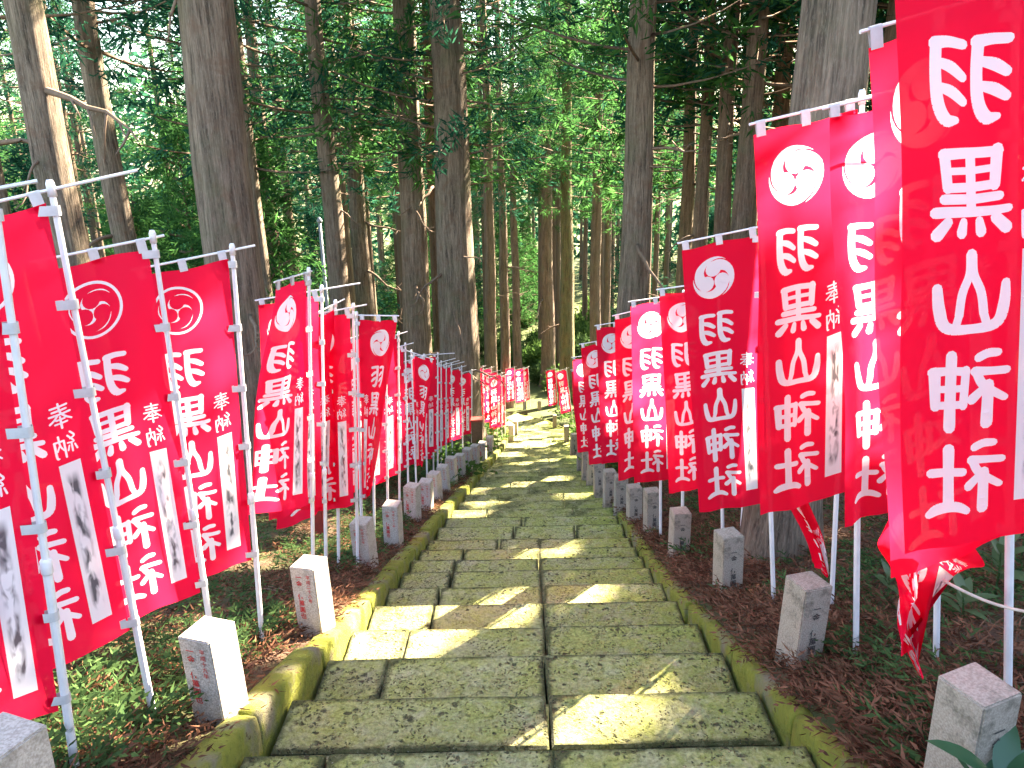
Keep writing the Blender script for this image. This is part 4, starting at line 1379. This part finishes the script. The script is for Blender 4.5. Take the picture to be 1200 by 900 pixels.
# fallen twigs
def twigs():
    rg = np.random.default_rng(9); mb = MB()
    for k in range(240):
        y = 1.2 + 12 * rg.random() ** 1.4; sgn = 1 if rg.random() < .65 else -1
        x = float(xc(y)) + sgn * rg.uniform(1.5, 4.5); a = rg.uniform(0, 6.28); L = rg.uniform(.15, .7)
        pts = []
        for t in (0, .33, .66, 1):
            xx = x + L * t * math.cos(a + .3 * t); yy_ = y + L * t * math.sin(a + .3 * t)
            if abs(xx - float(xc(yy_))) < 1.45: xx = float(xc(yy_)) + sgn * 1.46
            pts.append((xx, yy_, float(ground(xx, yy_)) + .02 + .03 * rg.random()))
        mb.tube(pts, [.006, .005, .004, .002], 4)
    o = link('fallen_twigs', mb.mesh('fallen_twigs', M['twig'], True))
    tag(o, 'thin bare twigs scattered over both verges', 'twigs', kind='stuff')
twigs()

# leafy plants ----------------------------------------------------------
def leaf_blade(L, W, cup=.25, n=7):
    V, Fs = [], []
    for i in range(n + 1):
        t = i / n
        w = W * (math.sin(math.pi * min(1, t ** .85 * .97 + .03)) ** .75) * .5
        z = -.28 * L * t * t
        for s in (-1, 0, 1):
            V.append((L * t, s * w, z + abs(s) * w * cup))
    for i in range(n):
        for s in range(2):
            a = i * 3 + s
            Fs.append((a, a + 3, a + 4, a + 1))
    m = bpy.data.meshes.new('leaf'); m.from_pydata(V, [], Fs)
    m.polygons.foreach_set('use_smooth', [True] * len(Fs)); m.update()
    return m
LB = leaf_blade(.26, .095); LB.materials.append(M['broad'])
LB2 = leaf_blade(.2, .075); LB2.materials.append(M['broad_dull'])
def leafy_plant(base, nl, label, mesh, h=.25, s=1.0, seedv=1, spread=1.0):
    rb = random.Random(seedv)
    root = empty('leafy_plant', base)
    tag(root, label, 'plant', 'broad-leaved plants on the verges')
    mb = MB(); mb.tube([(0, 0, -.1), (.01, .01, h * .5), (.0, .02, h)], [.008, .007, .004], 6)
    link('stem', mb.mesh('stem', M['fern'], True), root)
    for k in range(nl):
        o = link('leaf', mesh, root)
        t = (k + .5) / nl
        o.location = (0, .015, h * (.35 + .65 * t))
        sc_ = s * rb.uniform(.75, 1.15)
        o.scale = (sc_,) * 3
        o.rotation_euler = (rb.uniform(-.3, .3), -R(rb.uniform(5, 30) + 45 * t * spread), k * 2.4 + rb.uniform(-.3, .3))
    return root
def gp(px, py):
    return on_ground(px, py) - Vector((0, 0, .01))
leafy_plant(gp(1165, 985), 14, 'glossy dark green broad-leaved plant at the bottom right corner', LB, .24, .95, 4, .7)
leafy_plant(gp(1068, 905), 3, 'tiny bright green seedling beside the front right post', LB2, .06, .35, 5)
leafy_plant(gp(1165, 700), 9, 'pale green leafy plant behind the rope at the right edge', LB2, .35, 1.1, 6)
leafy_plant(gp(1195, 660), 8, 'leafy plant behind the pole of the largest banner', LB2, .4, 1.2, 16)
leafy_plant(gp(920, 650), 12, 'large drooping leafy plant between the second and third right posts', LB2, .55, 1.25, 7, .5)
leafy_plant(gp(890, 640), 8, 'drooping leaves beside the third right post', LB2, .4, 1.1, 8, .4)
leafy_plant(gp(1040, 700), 7, 'low leafy plant below the crumpled banner', LB2, .16, .8, 9)
leafy_plant(gp(1125, 735), 8, 'leafy plant below the rope and behind the front right post', LB2, .2, .9, 10)
leafy_plant(gp(800, 655), 4, 'small bright seedling in front of the fourth right post', LB2, .12, .45, 11)
leafy_plant(gp(840, 700), 4, 'small yellowish sprig at the foot of the third right post', LB2, .12, .55, 12)

# crumpled, half-fallen banners on the right ------------------------------
def wrecked(top, verts_fn, label, tilt):
    root = empty('fallen_banner', top)
    tag(root, label, 'banner')
    vt, ft, mi = TPL[('disc', 0)]
    P = verts_fn(vt[:, 0], vt[:, 1])
    me = mesh_np('cloth', P, ft, 3, [M['red'], M['white'], M['strip']], mi, True, vt)
    link('cloth', me, root)
    return root
def crumple(u, v):
    t = v / FH
    x = (u - .23) * (.62 + .22 * np.sin(5 * t + .5)) + .05 * np.sin(7 * t + 9 * u) + .02 * t
    y = .07 * np.sin(20 * u + 6 * t) * (1 - .2 * t) + .09 * np.sin(9 * t + 5 * u) - .16 * (.5 - u / FW)
    z = -.62 * t ** .9 - .10 * np.sin(9.4 * t) * (1 - u) + .05 * np.sin(14 * u + 8 * t)
    taper = np.where(t > .55, 1 - .75 * (t - .55) / .45, 1)
    return np.stack([x * taper, y, z], 1)
def hang(u, v):
    t = v / FH
    x = (u - .23) * .22 * (1 - .3 * t) + .16 * t + .10 * np.sin(3 * t) * t
    y = .05 * np.sin(26 * u + 3 * t) - .1 * t
    z = -.55 * t + .03 * np.sin(16 * u) + np.where(t > .8, (t - .8) * .5, 0)
    return np.stack([x, y, z], 1)
wt = at(1090, 595, 2.85)
w1 = wrecked(wt, crumple, 'crumpled red banner slumped on a pole below the largest banner', 0)
ht = at(925, 565, 4.0)
w2_ = wrecked(ht, hang, 'torn red banner trailing to the ground behind the second right post', 0)
# the bare leaning poles that carry them
def bare_pole(p_top, p_foot, label):
    root = empty('banner_pole', p_foot)
    tag(root, label, 'pole', 'bare poles among the right banners')
    o = link('shaft', m_low, root); ax = (Vector(p_top) - Vector(p_foot)).normalized()
    align(o, -ax * .1, Vector(p_top) - Vector(p_foot))
    c = link('cap', m_cap, root); align(c, Vector(p_top) - Vector(p_foot), Vector(p_top) - Vector(p_foot) + ax); c.scale = (1, 1, 1)
def pole_px(f, t, label):
    p = on_ground(*f); r_ = at(t[0], t[1], 1.0); q = r_ * (p.y / r_.y)
    bare_pole(q, p, label)
pole_px((1058, 770), (1074, 590), 'white leaning pole carrying the crumpled banner')
pole_px((974, 715), (992, 330), 'thin white pole leaning right beside the torn trailing banner')
pole_px((868, 640), (885, 330), 'white pole rising behind the third right post')
# rope tied across
mb = MB()
ra, rb_ = at(1105, 680, 2.9), at(1240, 722, 2.6)
mb.tube([ra.lerp(rb_, t) + Vector((0, 0, -.03 * math.sin(math.pi * t))) for t in np.linspace(0, 1, 9)], .006, 6)
tag(link('rope', mb.mesh('rope', M['rope'], True)), 'pale thin rope stretched from a banner pole to the right edge', 'rope')

# red painted stake among the left banners
def box_thing(name, base, parts, label, cat, group=None):
    root = empty(name, base)
    tag(root, label, cat, group)
    for nm, c, size, mt in parts:
        bm = bmesh.new(); bmesh.ops.create_cube(bm, size=1)
        for v in bm.verts: v.co = Vector((v.co.x * size[0], v.co.y * size[1], v.co.z * size[2]))
        bmesh.ops.bevel(bm, geom=list(bm.edges), offset=min(size) * .06, segments=2, affect='EDGES')
        m = bpy.data.meshes.new(nm); bm.to_mesh(m); bm.free(); m.materials.append(M[mt])
        o = link(nm, m, root); o.location = c
    return root
box_thing('wooden_post', on_ground(375, 634), [('shaft', (0, 0, .5), (.15, .15, 1.2), 'red_wood'), ('cap', (0, 0, 1.13), (.18, .18, .06), 'red_wood')],
          'dark red wooden post behind the left banner poles', 'post')
box_thing('lantern_post', on_ground(577, 512), [('shaft', (0, 0, .55), (.14, .14, 1.3), 'red_wood'), ('box', (0, 0, 1.32), (.42, .36, .36), 'brown_wood'), ('roof', (0, 0, 1.54), (.6, .5, .07), 'brown_wood'), ('base', (0, 0, .05), (.3, .3, .2), 'brown_wood')],
          'small brown wooden lantern box on a red post by the bend', 'lantern')
box_thing('wooden_stake', on_ground(560, 530), [('shaft', (0, 0, .4), (.3, .26, 1.1), 'brown_wood'), ('cap', (0, 0, .97), (.33, .29, .06), 'red_wood')],
          'short thick reddish wooden stake beside the mossy tree root on the left', 'stake')
# grey lamp pole in the wood on the left
pb = tree_at(378, 300, 24)
root = empty('metal_pole', pb); tag(root, 'slender grey metal pole standing in the wood on the left', 'pole')
mb = MB(); mb.tube([(0, 0, -.2), (0, 0, 4), (0, 0, 7.2)], [.07, .06, .05], 10); link('shaft', mb.mesh('shaft', M['grey_metal'], True), root)
mb = MB(); mb.tube([(0, 0, 7.2), (0, 0, 7.26), (0, 0, 7.36)], [.08, .09, .03], 10); link('cap', mb.mesh('cap', M['grey_metal'], True), root)
